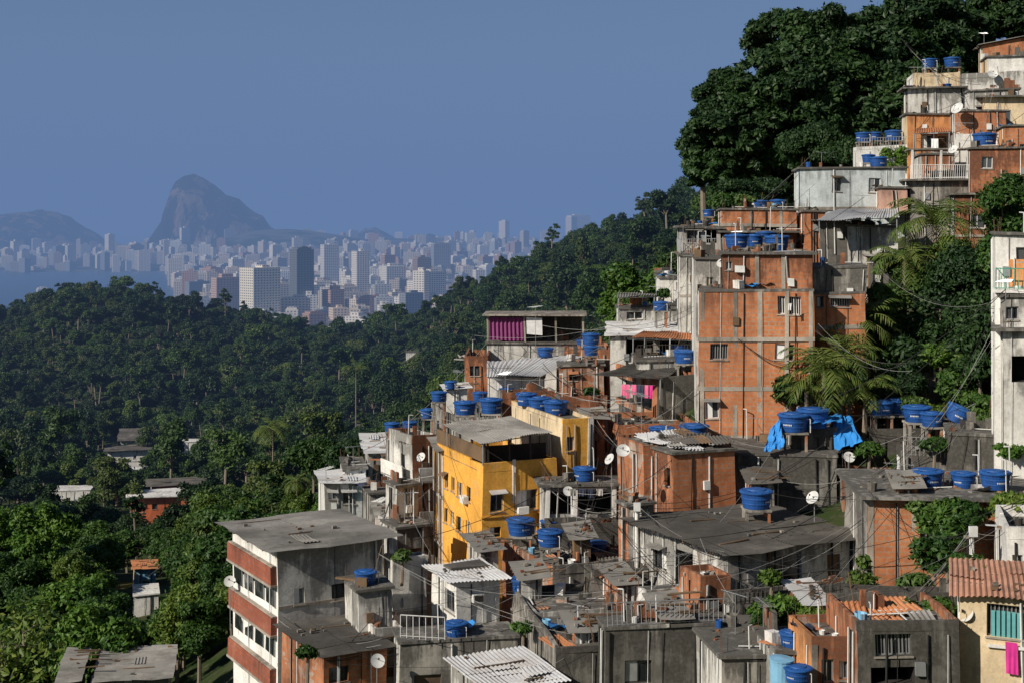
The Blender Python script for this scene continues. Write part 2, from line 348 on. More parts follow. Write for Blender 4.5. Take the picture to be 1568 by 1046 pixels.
def wall(B,o,d,L,z0,z1,nrm,ops,m):
    nrm=Vector((nrm[0],nrm[1],0)); d=Vector((d[0],d[1],0)); o=Vector((o[0],o[1],0))
    ops=[(max(.12,a),min(L-.12,b),max(z0+.2,c),min(z1-.1,e),k) for a,b,c,e,k in ops]
    ops=[q for q in ops if q[1]-q[0]>.15 and q[3]-q[2]>.15]
    S=sorted({0,L}|{q[0] for q in ops}|{q[1] for q in ops}); Zs={z0,z1}|{q[2] for q in ops}|{q[3] for q in ops}
    for zz in (z1-1.2,z1-2.4):
        if zz>z0+.5 and all(abs(zz-q)>.05 for q in Zs): Zs.add(zz)
    Zs=sorted(Zs)
    P=lambda s,z,e=0: o+d*s+Vector((0,0,z))+nrm*e
    for i in range(len(S)-1):
        for j in range(len(Zs)-1):
            cs=(S[i]+S[i+1])/2; cz=(Zs[j]+Zs[j+1])/2
            if any(q[0]<cs<q[1] and q[2]<cz<q[3] for q in ops): continue
            B.poly([P(S[i],Zs[j]),P(S[i+1],Zs[j]),P(S[i+1],Zs[j+1]),P(S[i],Zs[j+1])],m)
    for a,b,c,e,k in ops:
        dp={'o':1.6,'w':.16,'d':.12,'g':.22,'c':.12}.get(k,.14)
        rm='interior_shade' if k=='o' else m
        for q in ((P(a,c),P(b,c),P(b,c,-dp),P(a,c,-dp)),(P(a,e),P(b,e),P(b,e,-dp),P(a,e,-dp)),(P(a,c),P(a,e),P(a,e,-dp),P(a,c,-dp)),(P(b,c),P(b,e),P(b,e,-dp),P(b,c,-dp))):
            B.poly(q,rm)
        bm={'o':'interior_shade','w':'glass','g':'interior_shade','d':'wood','c':'frame_alu'}.get(k,'glass')
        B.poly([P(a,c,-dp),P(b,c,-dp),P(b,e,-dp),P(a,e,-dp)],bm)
        w=.05
        if k in 'wg':
            fm=rnd.choice(['frame_white','frame_alu','frame_dark','frame_alu'])
            for (s0,s1,t0,t1) in ((a,b,c,c+w),(a,b,e-w,e),(a,a+w,c+w,e-w),(b-w,b,c+w,e-w)):
                B.box(P(s0,t0,-dp+.005),d*(s1-s0),nrm*.05,Vector((0,0,t1-t0)),fm)
            nb=2 if k=='w' else int((b-a)/.14)+1
            for i in range(1,nb):
                s_=a+(b-a)*i/nb; B.box(P(s_-.02,c+w,-dp+.01),d*.04,nrm*.04,Vector((0,0,e-c-2*w)),fm)
            if k=='w' and rnd.random()<.35: B.box(P(a+w,c+w,-dp+.02),d*((b-a)*.45),nrm*.02,Vector((0,0,e-c-2*w)),rnd.choice(['white_cloth','frame_alu','cream_paint','frame_white']))
            B.box(P(a-.06,c-.07,0.002),d*(b-a+.12),nrm*.06,Vector((0,0,.06)),'concrete_frame')
            r=rnd.random()
            if r<.14: B.box(P(a-.1,e+.08,.002),d*(b-a+.2),nrm*.45+Vector((0,0,-.12)),Vector((0,0,.03)),rnd.choice(['zinc_sheet','fibre_sheet','orange_sheet','wood']))
            elif r<.20: B.box(P(b+.15,c-.1,.002) if b+.8<L else P(a,c-.5,.002),d*.55,nrm*.28,Vector((0,0,.36)),'frame_white')
        if k=='c':
            for i in range(int((e-c)/.12)): B.box(P(a,c+i*.12,-dp+.004),d*(b-a),nrm*.03,Vector((0,0,.04)),'frame_alu')
ROOFS=[]
def H(name,cx,D,yaw,xl,xr,yt,ml,mr=None,roof='slab',dp=6,op=(),cols=(),beams=(),rise=(0,0),ov=.15,par=.6,rm=None,auto=0,zb=None,extra=None,ovr=.35,cl=1.0):
    mr=mr or ml; B=MB(); y=math.radians(yaw); R=Vector((math.cos(y),math.sin(y),0)); Lf=Vector((-math.sin(y),math.cos(y),0))
    A=Vector((U(cx)*D,D,0))
    def solve(px,d):
        u=U(px); return (u*A.y-A.x)/(d.x-u*d.y)
    LR=solve(xr,R); LL=dp
    if xl is not None and xl<cx:
        t=solve(xl,Lf)
        if .8<t<16: LL=t
    z1=(HY-yt)/F*D; B.ztop=z1
    cs=[A,A+R*LR,A+R*LR+Lf*LL,A+Lf*LL]
    z0=min(gz(c.x,c.y) for c in cs)-.8
    if zb is not None: z0=min((HY-zb)/F*D,z1-1)
    z0=min(z0,z1-1.2)
    opR=[];opL=[]
    def conv(q,d):
        x0,y0,x1,y1,k=q
        t0=solve(x0,d);t1=solve(x1,d); a,b=min(t0,t1),max(t0,t1); yy=A.y+d.y*(a+b)/2
        return (a,b,(HY-y1)/F*yy,(HY-y0)/F*yy,k)
    for q in op:
        if (q[0]+q[2])/2<cx: opL.append(conv(q,Lf))
        else: opR.append(conv(q,R))
    if auto:
        for (lst,L) in ((opR,LR),(opL,LL)):
            z=z1-2.2
            while z>z0+1 and z>z1-11:
                s=rnd.uniform(.5,1.3)
                while s<L-1.1:
                    if rnd.random()<.75:
                        w_=rnd.uniform(.55,1.2); lst.append((s,s+w_,z,z+rnd.uniform(.7,1.15),rnd.choice('wwwgwcd')))
                    s+=rnd.uniform(1.7,3)
                z-=2.75
    nR=Vector((R.y,-R.x,0)); nL=-R
    def clean(l):
        out=[]
        for q in l:
            if all(q[1]<p[0]-.05 or q[0]>p[1]+.05 or q[3]<p[2]-.05 or q[2]>p[3]+.05 for p in out): out.append(q)
        return out
    zt=z1-par if roof=='par' else z1
    wall(B,A,R,LR,z0,zt,nR,clean(opR),mr); wall(B,A,Lf,LL,z0,zt,nL,clean(opL),ml)
    wall(B,A+Lf*LL,R,LR,z0,zt,-nR,[],mr); wall(B,A+R*LR,Lf,LL,z0,zt,R,[],ml)
    for c in cols:
        t=solve(c,R)
        if -.2<t<LR+.3: B.box(V3(A+R*(t-.11)+nR*.002,z0),R*.22,nR*.03,(0,0,zt-z0),'concrete_frame')
    for c in beams:
        z=(HY-c)/F*D; B.box(V3(A+nR*.003+R*(-.02),z-.12),R*(LR+.04),nR*.05,(0,0,.24),'concrete_frame')
        B.box(V3(A+nL*.003,z-.12),Lf*LL,nL*.05,(0,0,.24),'concrete_frame')
    if auto and not beams:
        z=z1-2.75
        while z>z0+1.5:
            B.box(V3(A+nR*.003,z-.09),R*LR,nR*.03,(0,0,.16),'concrete_frame'); B.box(V3(A+nL*.003,z-.09),Lf*LL,nL*.03,(0,0,.16),'concrete_frame'); z-=2.75
    top=z1
    if roof=='slab':
        o=A-R*ov-Lf*ov; B.box(V3(o,z1+.002),R*(LR+2*ov),Lf*(LL+2*ov),(0,0,.13),rm or 'slab_top'); top=z1+.13
    elif roof=='par':
        B.box(V3(A+R*.01+Lf*.01,zt-.02),R*(LR-.02),Lf*(LL-.02),(0,0,.03),rm or 'slab_top'); w=.14
        def pw(o,d,L,t,m):
            k=max(1,int(L/1.8)); 
            for i in range(k): B.box(V3(o+d*(L*i/k),zt),d*(L/k-.002),t,(0,0,par*rnd.choice([1,1,1,.92,.86,1.04])),m)
        pw(A,R,LR,Lf*w,mr); pw(A+Lf*(LL-w),R,LR,Lf*w,mr); pw(A+Lf*w,Lf,LL-2*w,R*w,ml); pw(A+Lf*w+R*(LR-w),Lf,LL-2*w,R*w,ml); top=zt
    elif roof in('corr','corrx'):
        rl,rr=rise
        P=[V3(cs[0],z1),V3(cs[1],z1+rr),V3(cs[2],z1+rr+rl),V3(cs[3],z1+rl)]
        if rr: B.poly([V3(cs[0],z1),V3(cs[1],z1),P[1]],mr)
        if rl: B.poly([V3(cs[0],z1),V3(cs[3],z1),P[3]],ml)
        B.poly([V3(cs[1],z1),V3(cs[2],z1),P[2],P[1]],ml); B.poly([V3(cs[3],z1),V3(cs[2],z1),P[2],P[3]],mr)
        sr=rr/LR; sl=rl/LL; o_=ovr
        def Q(a,b): return V3(A+R*a+Lf*b,z1+.09+sr*a+sl*b)
        q=[Q(-o_,-o_),Q(LR+o_,-o_),Q(LR+o_,LL+o_),Q(-o_,LL+o_)]
        if roof=='corr': B.corr(q[0],q[1],q[2],q[3],rm or 'fibre_sheet')
        else: B.corr(q[0],q[3],q[2],q[1],rm or 'fibre_sheet')
        for a in np.linspace(.1,LL-.1,4): B.box(Q(-o_+.05,a)-Vector((0,0,.09)),R*(LR+2*o_-.1)+Vector((0,0,sr*(LR+2*o_-.1))),Lf*.06,(0,0,.05),'wood')
        for _ in range(rnd.randint(6,14)):
            a,b=rnd.uniform(0,LR*.95),rnd.uniform(0,LL*.95); c=Q(a,b)+Vector((0,0,.04)); s_=rnd.uniform(.1,.22); r=rnd.random()
            if r<.25: B.box(c,R*rnd.uniform(.8,1.8),Lf*.1,(0,0,.05),'wood')
            elif r<.40:
                w_,l_=rnd.uniform(.6,1.1),rnd.uniform(.8,1.8); t_=Vector((0,0,.05))
                if a+w_<LR and b+l_<LL: B.corr(c+t_,c+t_+R*w_,c+t_+R*w_+Lf*l_,c+t_*1.3+Lf*l_,rm or 'fibre_sheet')
            else: B.box(c,R*s_,Lf*s_*.8,(0,0,s_*.6),rnd.choice(['brick_worn','concrete','wood','concrete_frame']))
    if roof in('slab','par'):
        for c in cs:
            if rnd.random()<.5:
                for k in range(3):
                    e=Vector((rnd.uniform(-.15,.15),rnd.uniform(-.15,.15),0))
                    i=(A+R*LR/2+Lf*LL/2-c).normalized()*.25+e; B.tube(V3(c+i,top),V3(c+i+e*.3,top+rnd.uniform(.4,.9)),.012,'steel_rust',n=4)
        if cl: clutter(B,A,R,Lf,LR,LL,top,int((5+LR*LL*.5)*cl))
        if cl and rnd.random()<.14 and LR>2: railing(B,V3(A+R*.1,top),V3(A+R*(LR-.1),top),.95,rnd.choice(['frame_dark','frame_dark','frame_alu']),.2)
        ROOFS.append(V3(A+R*LR*rnd.random()+Lf*LL*rnd.random(),top+rnd.uniform(.8,2)))
    else: ROOFS.append(V3(A+R*.1,z1-.2))
    for _ in range(rnd.randint(2,4)):
        t=rnd.uniform(.2,LR-.2); zz=rnd.uniform(z0,zt-1.5) if rnd.random()<.4 else z0
        B.tube(V3(A+R*t+nR*.06,zz),V3(A+R*(t+rnd.uniform(-.1,.1))+nR*.06,zt-.1),rnd.choice([.015,.03,.045]),rnd.choice(['pipe_white','cable','cable','cable_pale']),n=5)
        t=rnd.uniform(.2,LL-.2); B.tube(V3(A+Lf*t+nL*.05,z0),V3(A+Lf*t+nL*.05,zt-.1),.03,rnd.choice(['pipe_white','cable']),n=5)
    if rnd.random()<.6:
        t=rnd.uniform(.3,max(.4,LR-.7)); B.box(V3(A+R*t+nR*.003,zt-rnd.uniform(1.2,2)),R*.35,nR*.14,(0,0,.45),rnd.choice(['frame_alu','frame_white','wood']))
    if extra: extra(B,A,R,Lf,nR,nL,LR,LL,z0,z1,top)
    o=B.done(name); return dict(A=A,R=R,L=Lf,LR=LR,LL=LL,z=z1,top=top,nR=nR,nL=nL,z0=z0)
def clutter(B,A,R,Lf,LR,LL,z,n):
    for _ in range(min(n,36)):
        a,b=rnd.uniform(.3,max(.4,LR-.8)),rnd.uniform(.3,max(.4,LL-.8)); p=V3(A+R*a+Lf*b,z); k=rnd.random(); th=rnd.uniform(0,3)
        X=Vector((math.cos(th),math.sin(th),0)); Y_=Vector((-X.y,X.x,0))
        if k<.20:
            B.box(p+Vector((0,0,.01)),X*rnd.uniform(.5,1.6),Y_*rnd.uniform(.1,.6),(0,0,rnd.uniform(.03,.09)),rnd.choice(['wood','zinc_sheet','fibre_sheet','wood','fibre_dark','orange_sheet']))
        elif k<.32:
            for i in range(rnd.randint(1,3)): B.box(p+Vector((0,0,i*.14)),X*rnd.uniform(.25,.6),Y_*.2,(0,0,.135),rnd.choice(['brick_worn','concrete','concrete_dark']))
        elif k<.44: # rubble heap
            for i in range(9):
                s_=rnd.uniform(.06,.17); o=p+X*rnd.gauss(0,.28)+Y_*rnd.gauss(0,.28); t=rnd.uniform(0,3); B.box(o,Vector((math.cos(t),math.sin(t),rnd.uniform(-.3,.3)))*s_,Vector((-math.sin(t),math.cos(t),rnd.uniform(-.3,.3)))*s_,(0,0,s_*.8),rnd.choice(['brick_worn','concrete','concrete_frame','concrete_dark']))
        elif k<.54:
            r=rnd.uniform(.11,.24); B.revolve(p,[(0,0),(r*.85,0),(r,r*2),(r*.9,r*2),(r*.8,r*1.6),(0,r*1.6)],rnd.choice(['light_blue','frame_white','blue_plastic','frame_dark','frame_dark','concrete']),10)
        elif k<.64:
            h=rnd.uniform(.6,1.8); B.tube(p,p+Vector((0,0,h)),.03,'pipe_white',n=5); B.tube(p+Vector((0,0,h)),p+X*.25+Vector((0,0,h)),.03,'pipe_white',n=5)
        elif k<.74:
            B.tube(p,p+X*rnd.uniform(.2,.8)+Vector((0,0,rnd.uniform(.7,1.8))),.02,rnd.choice(['steel_rust','wood']),n=4)
        elif k<.82:
            D_=rnd.choice([R,Lf]); E_=Lf if D_ is R else R; L=rnd.uniform(.8,2.0)
            for i in range(4): B.box(p+D_*(L*i/4),D_*(L/4-.003),E_*.13,(0,0,rnd.uniform(.3,.9)),rnd.choice(['brick_worn','brick_mould','concrete','concrete_dark']))
        elif k<.91:
            D_=rnd.choice([R,Lf]); B.tube(p+Vector((0,0,.12)),p+D_*rnd.uniform(1,2.6)+Vector((0,0,.12)),.03,'pipe_white',n=5)
        elif k<.95: # crumpled tarp
            m_=rnd.choice(['blue_tarp','frame_dark','plaster_grey','fibre_dark','dark_cloth']); g4=4; P=[[p+X*(i*.28)+Y_*(j*.25)+Vector((0,0,.05+rnd.uniform(0,.28))) for j in range(g4)] for i in range(g4)]
            for i in range(g4-1):
                for j in range(g4-1): B.poly([P[i][j],P[i+1][j],P[i+1][j+1]],m_); B.poly([P[i][j],P[i+1][j+1],P[i][j+1]],m_)
        else:
            B.box(p,X*.5,Y_*.4,(0,0,.45),rnd.choice(['plaster_white','wood','concrete','frame_dark']))
def railing(B,p,q,h,m='frame_dark',step=.14,r=.015):
    p=Vector(p);q=Vector(q); n_=max(2,int((q-p).length/step)); Zv=Vector((0,0,h))
    B.tube(p+Zv,q+Zv,r*1.6,m,n=4); B.tube(p+Zv*.08,q+Zv*.08,r,m,n=4)
    for i in range(n_+1): c=p.lerp(q,i/n_); B.tube(c,c+Zv,r,m,n=3)
def sheet(name,pts,m='fibre_sheet',posts=True,swap=False,ph=2.6,post='frame_alu'):
    B=MB(); q=[pt(*p) for p in pts]
    if swap: B.corr(q[0],q[3],q[2],q[1],m)
    else: B.corr(*q,m)
    if posts:
        for p in q:
            c=(q[0]+q[1]+q[2]+q[3])/4; i=p+(c-p)*.06; B.tube(i-Vector((0,0,ph)),i-Vector((0,0,.01)),.04,post,n=5)
        B.tube(q[0].lerp(q[3],.05)-Vector((0,0,.05)),q[1].lerp(q[2],.05)-Vector((0,0,.05)),.035,post,n=4)
        B.tube(q[3].lerp(q[0],.05)-Vector((0,0,.05)),q[2].lerp(q[1],.05)-Vector((0,0,.05)),.035,post,n=4)
    B.done(name)
# ================================================================ favela houses
def exA(B,A,R,L,nR,nL,LR,LL,z0,z1,top):
    for i,z in enumerate((z1-1.7,z1-4.1,z1-6.6)):
        B.box(V3(A+L*.1+nL*.004,z),L*(LL-.2),nL*.32,(0,0,.85),'red_tile')
        B.box(V3(A+L*.05+nL*.002,z-.12),L*(LL-.1),nL*.36,(0,0,.115),'concrete_frame')
        B.box(V3(A+L*.1+nL*.06,z+.85),L*(LL-.2),nL*.2,(0,0,.06),'concrete_frame')
    for z in (z1-2.85,z1-5.2):
        for i in range(4):
            B.box(V3(A+L*(.3+i*LL/4.2)+nL*.02,z),L*(LL/5.2),nL*.03,(0,0,1.05),'glass')
            B.box(V3(A+L*(.25+i*LL/4.2)+nL*.02,z),L*.05,nL*.05,(0,0,1.05),'frame_alu')
    for z in (z1-2.9,z1-5.6): B.box(V3(A+nR*.003,z),R*LR,nR*.03,(0,0,.18),'concrete_frame')
H('red_tile_house',425,68,30,357,585,842,'plaster_white','plaster_stained','corrx',op=[(508,893,530,918,'w'),(362,866,418,890,'o'),(450,900,466,925,'w')],rise=(0,0),ovr=.75,extra=exA)
H('brick_house',497,62.5,30,432,592,1006,'brick_worn','brick','corrx',rm='fibre_dark',op=[(505,1022,535,1046,'w')])
H('grey_shed',548,66,20,528,600,905,'plaster_stained','plaster_stained','slab',auto=1)
H('white_house',497,98,12,489,557,741,'plaster_white','plaster_stained','corrx',rm='zinc_sheet',op=[(503,752,516,765,'w'),(525,750,545,770,'w')])
H('white_house',528,101,10,522,560,720,'plaster_white',None,'slab',auto=1)
H('grey_house',563,103,8,556,597,695,'plaster_grey','plaster_stained','corrx',rm='zinc_sheet',auto=1)
H('blue_painted_shed',590,97,8,586,618,712,'light_blue','light_blue','slab')
H('concrete_house',566,93,14,556,600,757,'concrete','plaster_stained','slab',auto=1)
def balc(levels,m='plaster_stained'):
    def ex(B,A,R,L,nR,nL,LR,LL,z0,z1,top):
        for dz in levels:
            B.box(V3(A+nR*.003+R*.1,z1-dz-.12),R*(LR-.2),nR*.8,(0,0,.12),'concrete_frame')
            B.box(V3(A+nR*.72+R*.1,z1-dz),R*(LR-.2),nR*.08,(0,0,.8),m)
            B.box(V3(A+nL*.003+L*.3,z1-dz-.12),L*(LL-.6),nL*.6,(0,0,.12),'concrete_frame')
            B.box(V3(A+nL*.53+L*.3,z1-dz),L*(LL-.6),nL*.07,(0,0,.85),rnd.choice(['plaster_white',m]))
    return ex
H('narrow_apartment_house',632,88,28,594,668,668,'plaster_stained','brick_worn','par',auto=1,extra=balc((2.7,5.4,8.1)))
H('narrow_apartment_house',607,84,28,590,640,745,'plaster_stained','plaster_grey','slab',auto=1,extra=balc((2.7,)))
H('plaster_house',608,78,26,588,660,810,'plaster_stained','concrete','slab',auto=1)
H('concrete_house',575,80,24,556,612,835,'brick_worn','plaster_stained','par',auto=1)
yl=[]
for dy in (0,52):
    for (a,b,t) in ((670,675,722),(680,685,726),(690,695,730),(699,707,738),(714,720,744)): yl.append((a,t+dy,b,t+22+dy,'w'))
yl+=[(751,752,771,783,'w'),(790,750,822,781,'w'),(751,806,768,822,'w'),(792,806,822,830,'w')]
def exY(B,A,R,L,nR,nL,LR,LL,z0,z1,top):
    B.box(V3(A+R*1.75+nR*.003,z1-2.3),R*.18,nR*.05,(0,0,2.4),'plaster_white')
    B.box(V3(A+R*2.0+nR*.01,z1-2.95),R*.6,nR*.35,(0,0,.4),'frame_white')
    B.box(V3(A+L*2.2+nL*.01,z1-2.6),L*.6,nL*.3,(0,0,.4),'frame_white')
    B.box(V3(A-R*.06-L*.06,z1-3.0),R*(LR+.08),L*.05,(0,0,.08),'yellow_paint')
    B.box(V3(A+L*.15+R*.1,z1+.01),L*(LL-.3),R*.06,(0,0,.8),'wood')
    B.box(V3(A+R*.3+L*1.0,z1-.55),R*(LR-.5),L*.06,(0,0,1.35),'interior_shade')  # near-black panel painting the shade beneath the terrace roof
    for a in np.linspace(.1,LL-.2,5): B.box(V3(A+L*a+R*.12,z1+.0),L*.09,R*.09,(0,0,1.3),'frame_dark')
    for a in np.linspace(.3,LR-.3,4): B.box(V3(A+R*a+L*.1,z1+.0),L*.09,R*.09,(0,0,1.3),'frame_dark')
E=H('yellow_apartment_building',739,78,22.5,666,853,709,'yellow_paint',None,'par',op=yl,par=.5,extra=exY,cl=.3)
z=E['z']
def zp(px,py,zz):
    D=-zz*F/(py-HY); return (px,py,D)
zt=z+1.35
sheet('terrace_roof',[zp(737,678,zt),zp(846,661,zt),zp(779,638,zt),zp(681,652,zt)][:4],'fibre_sheet',ph=1.2)
H('yellow_apartment_wing',862,80.5,20,783,909,641,'cream_paint','yellow_paint','par',par=.25,op=[(868,668,880,690,'w')],dp=8,cl=.3,
  extra=lambda B,A,R,L,nR,nL,LR,LL,z0,z1,top:B.box(V3(A+R*(LR-.35)+nR*.003,z1-3),R*.3,nR*.06,(0,0,3.0),'plaster_white'))
H('concrete_house',700,95,15,660,779,640,'concrete','plaster_stained','par',par=.3,auto=1)
H('white_shed',684,99,8,680,715,596,'plaster_white',None,'corrx',rm='zinc_sheet')
H('brick_house',712,104,0,708,748,545,'brick_mould',None,'par',auto=0,op=[(720,560,735,575,'w')])
def exU(B,A,R,L,nR,nL,LR,LL,z0,z1,top):
    for t in (.1,1.6,LR-.35): B.box(V3(A+R*t+nR*.01,z1-2.6),R*.22,nR*.2,(0,0,2.6),'plaster_white')
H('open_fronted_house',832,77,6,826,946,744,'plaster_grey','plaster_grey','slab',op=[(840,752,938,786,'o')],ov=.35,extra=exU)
H('concrete_house',842,75,8,834,950,803,'concrete_dark',None,'par',par=.5)
def exG(B,A,R,L,nR,nL,LR,LL,z0,z1,top):
    for t in (.0,LR*.38,LR*.7,LR-.15):
        B.box(V3(A+R*t+L*.02,top),R*.14,L*.14,(0,0,2.0),'concrete_frame'); B.box(V3(A+R*t+L*(LL-.3),top),R*.14,L*.14,(0,0,2.0),'concrete_frame')
    B.box(V3(A-R*.3-L*.4,top+2.0),R*(LR+.5),L*(LL+.8),(0,0,.1),'concrete_frame')
    B.box(V3(A+R*.1+L*(LL*.6),top),R*(LR-.3),L*.1,(0,0,1.95),'concrete_dark')
    n_=60
    for i in range(n_):
        a0=.15+i*(LR*.36)/n_; a1=.15+(i+1)*(LR*.36)/n_; e0=.06*math.sin(i*.9)-.1; e1=.06*math.sin((i+1)*.9)-.1
        B.poly([V3(A+R*a0-nR*-e0,top+.1),V3(A+R*a1-nR*-e1,top+.1),V3(A+R*a1-nR*-e1,top+1.85),V3(A+R*a0-nR*-e0,top+1.85)],'purple_cloth')
    B.box(V3(A+R*LR*.41+nR*.02,top+.6),R*1.2,L*.03,(0,0,1.3),'white_cloth')
H('concrete_house',745,108,-2,741,895,527,'concrete','plaster_stained','slab',dp=5,op=[],extra=exG,cl=.3)
H('white_sheeted_house',746,100,-3,742,832,577,'concrete','plaster_white','slab',dp=4)
sheet('white_awning',[(745,577,99),(828,575,99),(893,545,103),(747,553,103)],'zinc_sheet',ph=1.5)
H('brick_house',857,99,0,853,925,561,'brick_worn',None,'slab',auto=0,op=[(872,570,884,582,'w')])
H('brick_house',888,103,0,880,935,534,'brick',None,'par',par=.3,auto=1)
H('concrete_house',770,93,10,762,850,600,'concrete','brick_mould','par',par=.4,auto=1)
H('concrete_house',858,91,8,850,930,608,'concrete','brick_worn','par',par=.4,auto=1)
H('concrete_house',935,98,-4,905,1060,516,'plaster_grey','plaster_stained','corrx',rise=(.5,0),rm='zinc_sheet',op=[(960,522,1000,545,'o'),(1010,522,1052,548,'o')],dp=6)
sheet('orange_awning',[(967,518,95),(1067,521,95),(1064,509,97.5),(985,507,97.5)],'orange_sheet',ph=1.6)
H('concrete_house',950,104,0,944,1048,474,'plaster_stained',None,'slab',auto=0,op=[(960,478,985,490,'w')])
sheet('concrete_awning',[(946,455,103),(1004,455,103),(1004,450,107),(946,450,107)],'fibre_sheet',ph=1.1)
H('white_house',1010,106,-3,1005,1062,426,'plaster_white',None,'slab',op=[(1035,432,1050,445,'w')])
H('concrete_house',1006,90,14,926,1068,575,'brick_worn','concrete_dark','par',par=.3,op=[(935,583,998,616,'o'),(938,625,990,640,'w')],dp=6)
sheet('lean_to_roof',[(905,575,91),(1012,579,89),(1050,562,94),(985,553,97)],'fibre_dark',ph=1.6)
H('brick_house',946,85,9,916,1076,650,'brick_worn','brick','par',par=.4,auto=1)
H('concrete_house',975,93,-2,965,1075,553,'concrete','plaster_stained','slab',auto=1)
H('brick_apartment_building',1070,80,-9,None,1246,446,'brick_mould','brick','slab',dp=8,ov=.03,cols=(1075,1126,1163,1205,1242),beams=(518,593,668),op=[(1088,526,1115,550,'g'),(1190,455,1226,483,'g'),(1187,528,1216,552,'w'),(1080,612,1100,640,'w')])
H('mouldy_brick_house',1107,80.6,-9,None,1245,390,'brick_mould',None,'slab',dp=7,ov=.25,zb=449,cols=(1160,1200),op=[(1112,402,1122,415,'w')])
H('plaster_house',1066,85,-6,1058,1110,398,'plaster_stained',None,'slab',auto=0,op=[(1066,436,1076,452,'w'),(1083,425,1093,440,'w')])
H('concrete_house',1243,81,-9,None,1328,411,'plaster_grey','concrete','slab',zb=449,ov=.05,dp=7,cl=.4)
H('brick_house',1243,80.8,-9,None,1326,450,'brick',None,'slab',ov=.02,dp=7,op=[(1251,453,1262,470,'w'),(1272,455,1302,470,'g')],beams=(500,),cl=0)
def exK(B,A,R,L,nR,nL,LR,LL,z0,z1,top):
    railing(B,V3(A,top),V3(A+R*LR,top),1.0,'frame_alu'); railing(B,V3(A,top),V3(A+L*LL,top),1.0,'frame_alu')
H('concrete_house',1042,98,-4,1037,1110,392,'plaster_stained',None,'slab',auto=1,extra=exK)
H('concrete_house',1047,102,-4,1038,1104,350,'plaster_grey',None,'slab',op=[(1052,352,1075,372,'w'),(1080,352,1098,372,'o')],ov=.4)
H('brick_house',1105,104,-6,1100,1219,322,'brick',None,'slab',beams=(345,),op=[(1150,347,1200,358,'o')],auto=0,cols=(1150,1195))
H('brick_house',1112,99,-6,1105,1215,358,'brick_worn',None,'slab',auto=1,ov=.5)
H('white_house',1226,105,-6,1216,1386,259,'plaster_blue',None,'slab',op=[(1275,272,1289,294,'w'),(1330,272,1348,294,'w')],ov=.2,beams=(320,),dp=8,cl=.2)
H('brick_house',1233,98,-6,None,1264,326,'brick','brick','slab',auto=1,dp=4)
H('dark_shed',1257,97,-6,None,1303,340,'concrete_dark','fibre_dark','corr',rm='fibre_dark',dp=4,ovr=.6)
H('plaster_house',1300,96,-6,None,1376,348,'plaster_grey','plaster_stained','slab',auto=0,dp=5)
sheet('awning_roof',[(1250,338,94),(1378,334,94),(1372,321,99),(1285,321,99)],'zinc_sheet',ph=1.2)
H('salmon_house',1350,101,-8,None,1390,290,'salmon_paint',None,'slab',dp=5,zb=325)
H('white_house',1313,112,-8,1306,1390,224,'plaster_white',None,'par',par=.3,auto=1)
H('orange_house',1389,111,-8,1381,1462,177,'cream_paint','orange_paint','slab',op=[(1410,208,1428,228,'w'),(1436,210,1452,232,'d')],dp=6)
sheet('orange_awning',[(1398,204,108),(1455,203,108),(1452,198,110.5),(1400,198,110.5)],'orange_sheet',ph=2.2)
H('pink_plaster_house',1398,120,-10,1388,1470,112,'plaster_white','cream_paint','par',par=.3,auto=1)
H('concrete_house',1390,117,-10,1384,1472,137,'concrete','plaster_stained','slab',ov=.5,auto=1)
def exM(B,A,R,L,nR,nL,LR,LL,z0,z1,top):
    railing(B,V3(A+nR*.5,top),V3(A+R*LR+nR*.5,top),1.0,'frame_white')
    for t in (0.05,LR*.5,LR-.2): B.box(V3(A+R*t,top+.001),R*.15,L*.15,(0,0,2.1),'plaster_white')
    B.box(V3(A-R*.2,top+2.1),R*(LR+.3),L*(LL*.8),(0,0,.1),'concrete_frame')
H('balcony_house',1394,101,-10,1387,1484,278,'concrete_dark','concrete','slab',ov=.5,auto=0,extra=exM)
H('concrete_house',1412,105,-10,None,1482,238,'plaster_grey','brick_worn','slab',auto=1)
H('brick_house',1505,124,-12,1498,1640,70,'cream_paint','brick','corrx',auto=1,rise=(0,1.2),rm='fibre_sheet')
H('cream_house',1512,121,-12,1503,1640,88,'cream_paint','plaster_white','slab',auto=1)
H('concrete_house',1474,117,-12,1468,1640,112,'concrete','plaster_stained','par',par=.7,auto=1)
H('brick_house',1505,111,-12,1497,1640,150,'brick_worn','cream_paint','slab',ov=.5,auto=1)
H('plaster_house',1484,112,-12,1478,1560,140,'plaster_white','plaster_stained','slab',auto=1)
H('concrete_house',1462,108,-12,1455,1540,172,'plaster_stained','brick_worn','slab',auto=1)
H('white_house',1462,104,-12,1456,1530,205,'plaster_grey','plaster_white','par',par=.5,auto=1)
H('mouldy_brick_house',1488,98,-12,1480,1640,228,'brick_mould','brick_mould','slab',op=[(1503,240,1520,258,'w')],dp=6)
H('orange_house',1540,100,-12,None,1640,195,'orange_paint','brick','slab',auto=1)
H('concrete_house',1462,96,-12,1455,1640,300,'concrete_dark','brick_mould','slab',auto=1,ov=.3)
def exN(B,A,R,L,nR,nL,LR,LL,z0,z1,top):
    zz=z1-2.55; B.box(V3(A+nR*.003-R*.1,zz-.15),R*(LR+.1),nR*.9,(0,0,.15),'plaster_white')
    railing(B,V3(A+nR*.85,zz),V3(A+R*LR+nR*.85,zz),1.0,'green_paint',step=.2,r=.02); railing(B,V3(A+nR*.05,zz),V3(A+nR*.85,zz),1.0,'frame_white')
    B.box(V3(A+nR*.01+R*.6,zz+.1),R*1.5,nR*.05,(0,0,1.3),'orange_paint')
H('white_house',1523,68,-18,None,1660,362,'plaster_white',None,'slab',dp=7,extra=exN,op=[(1555,380,1590,402,'w')],cl=.2)
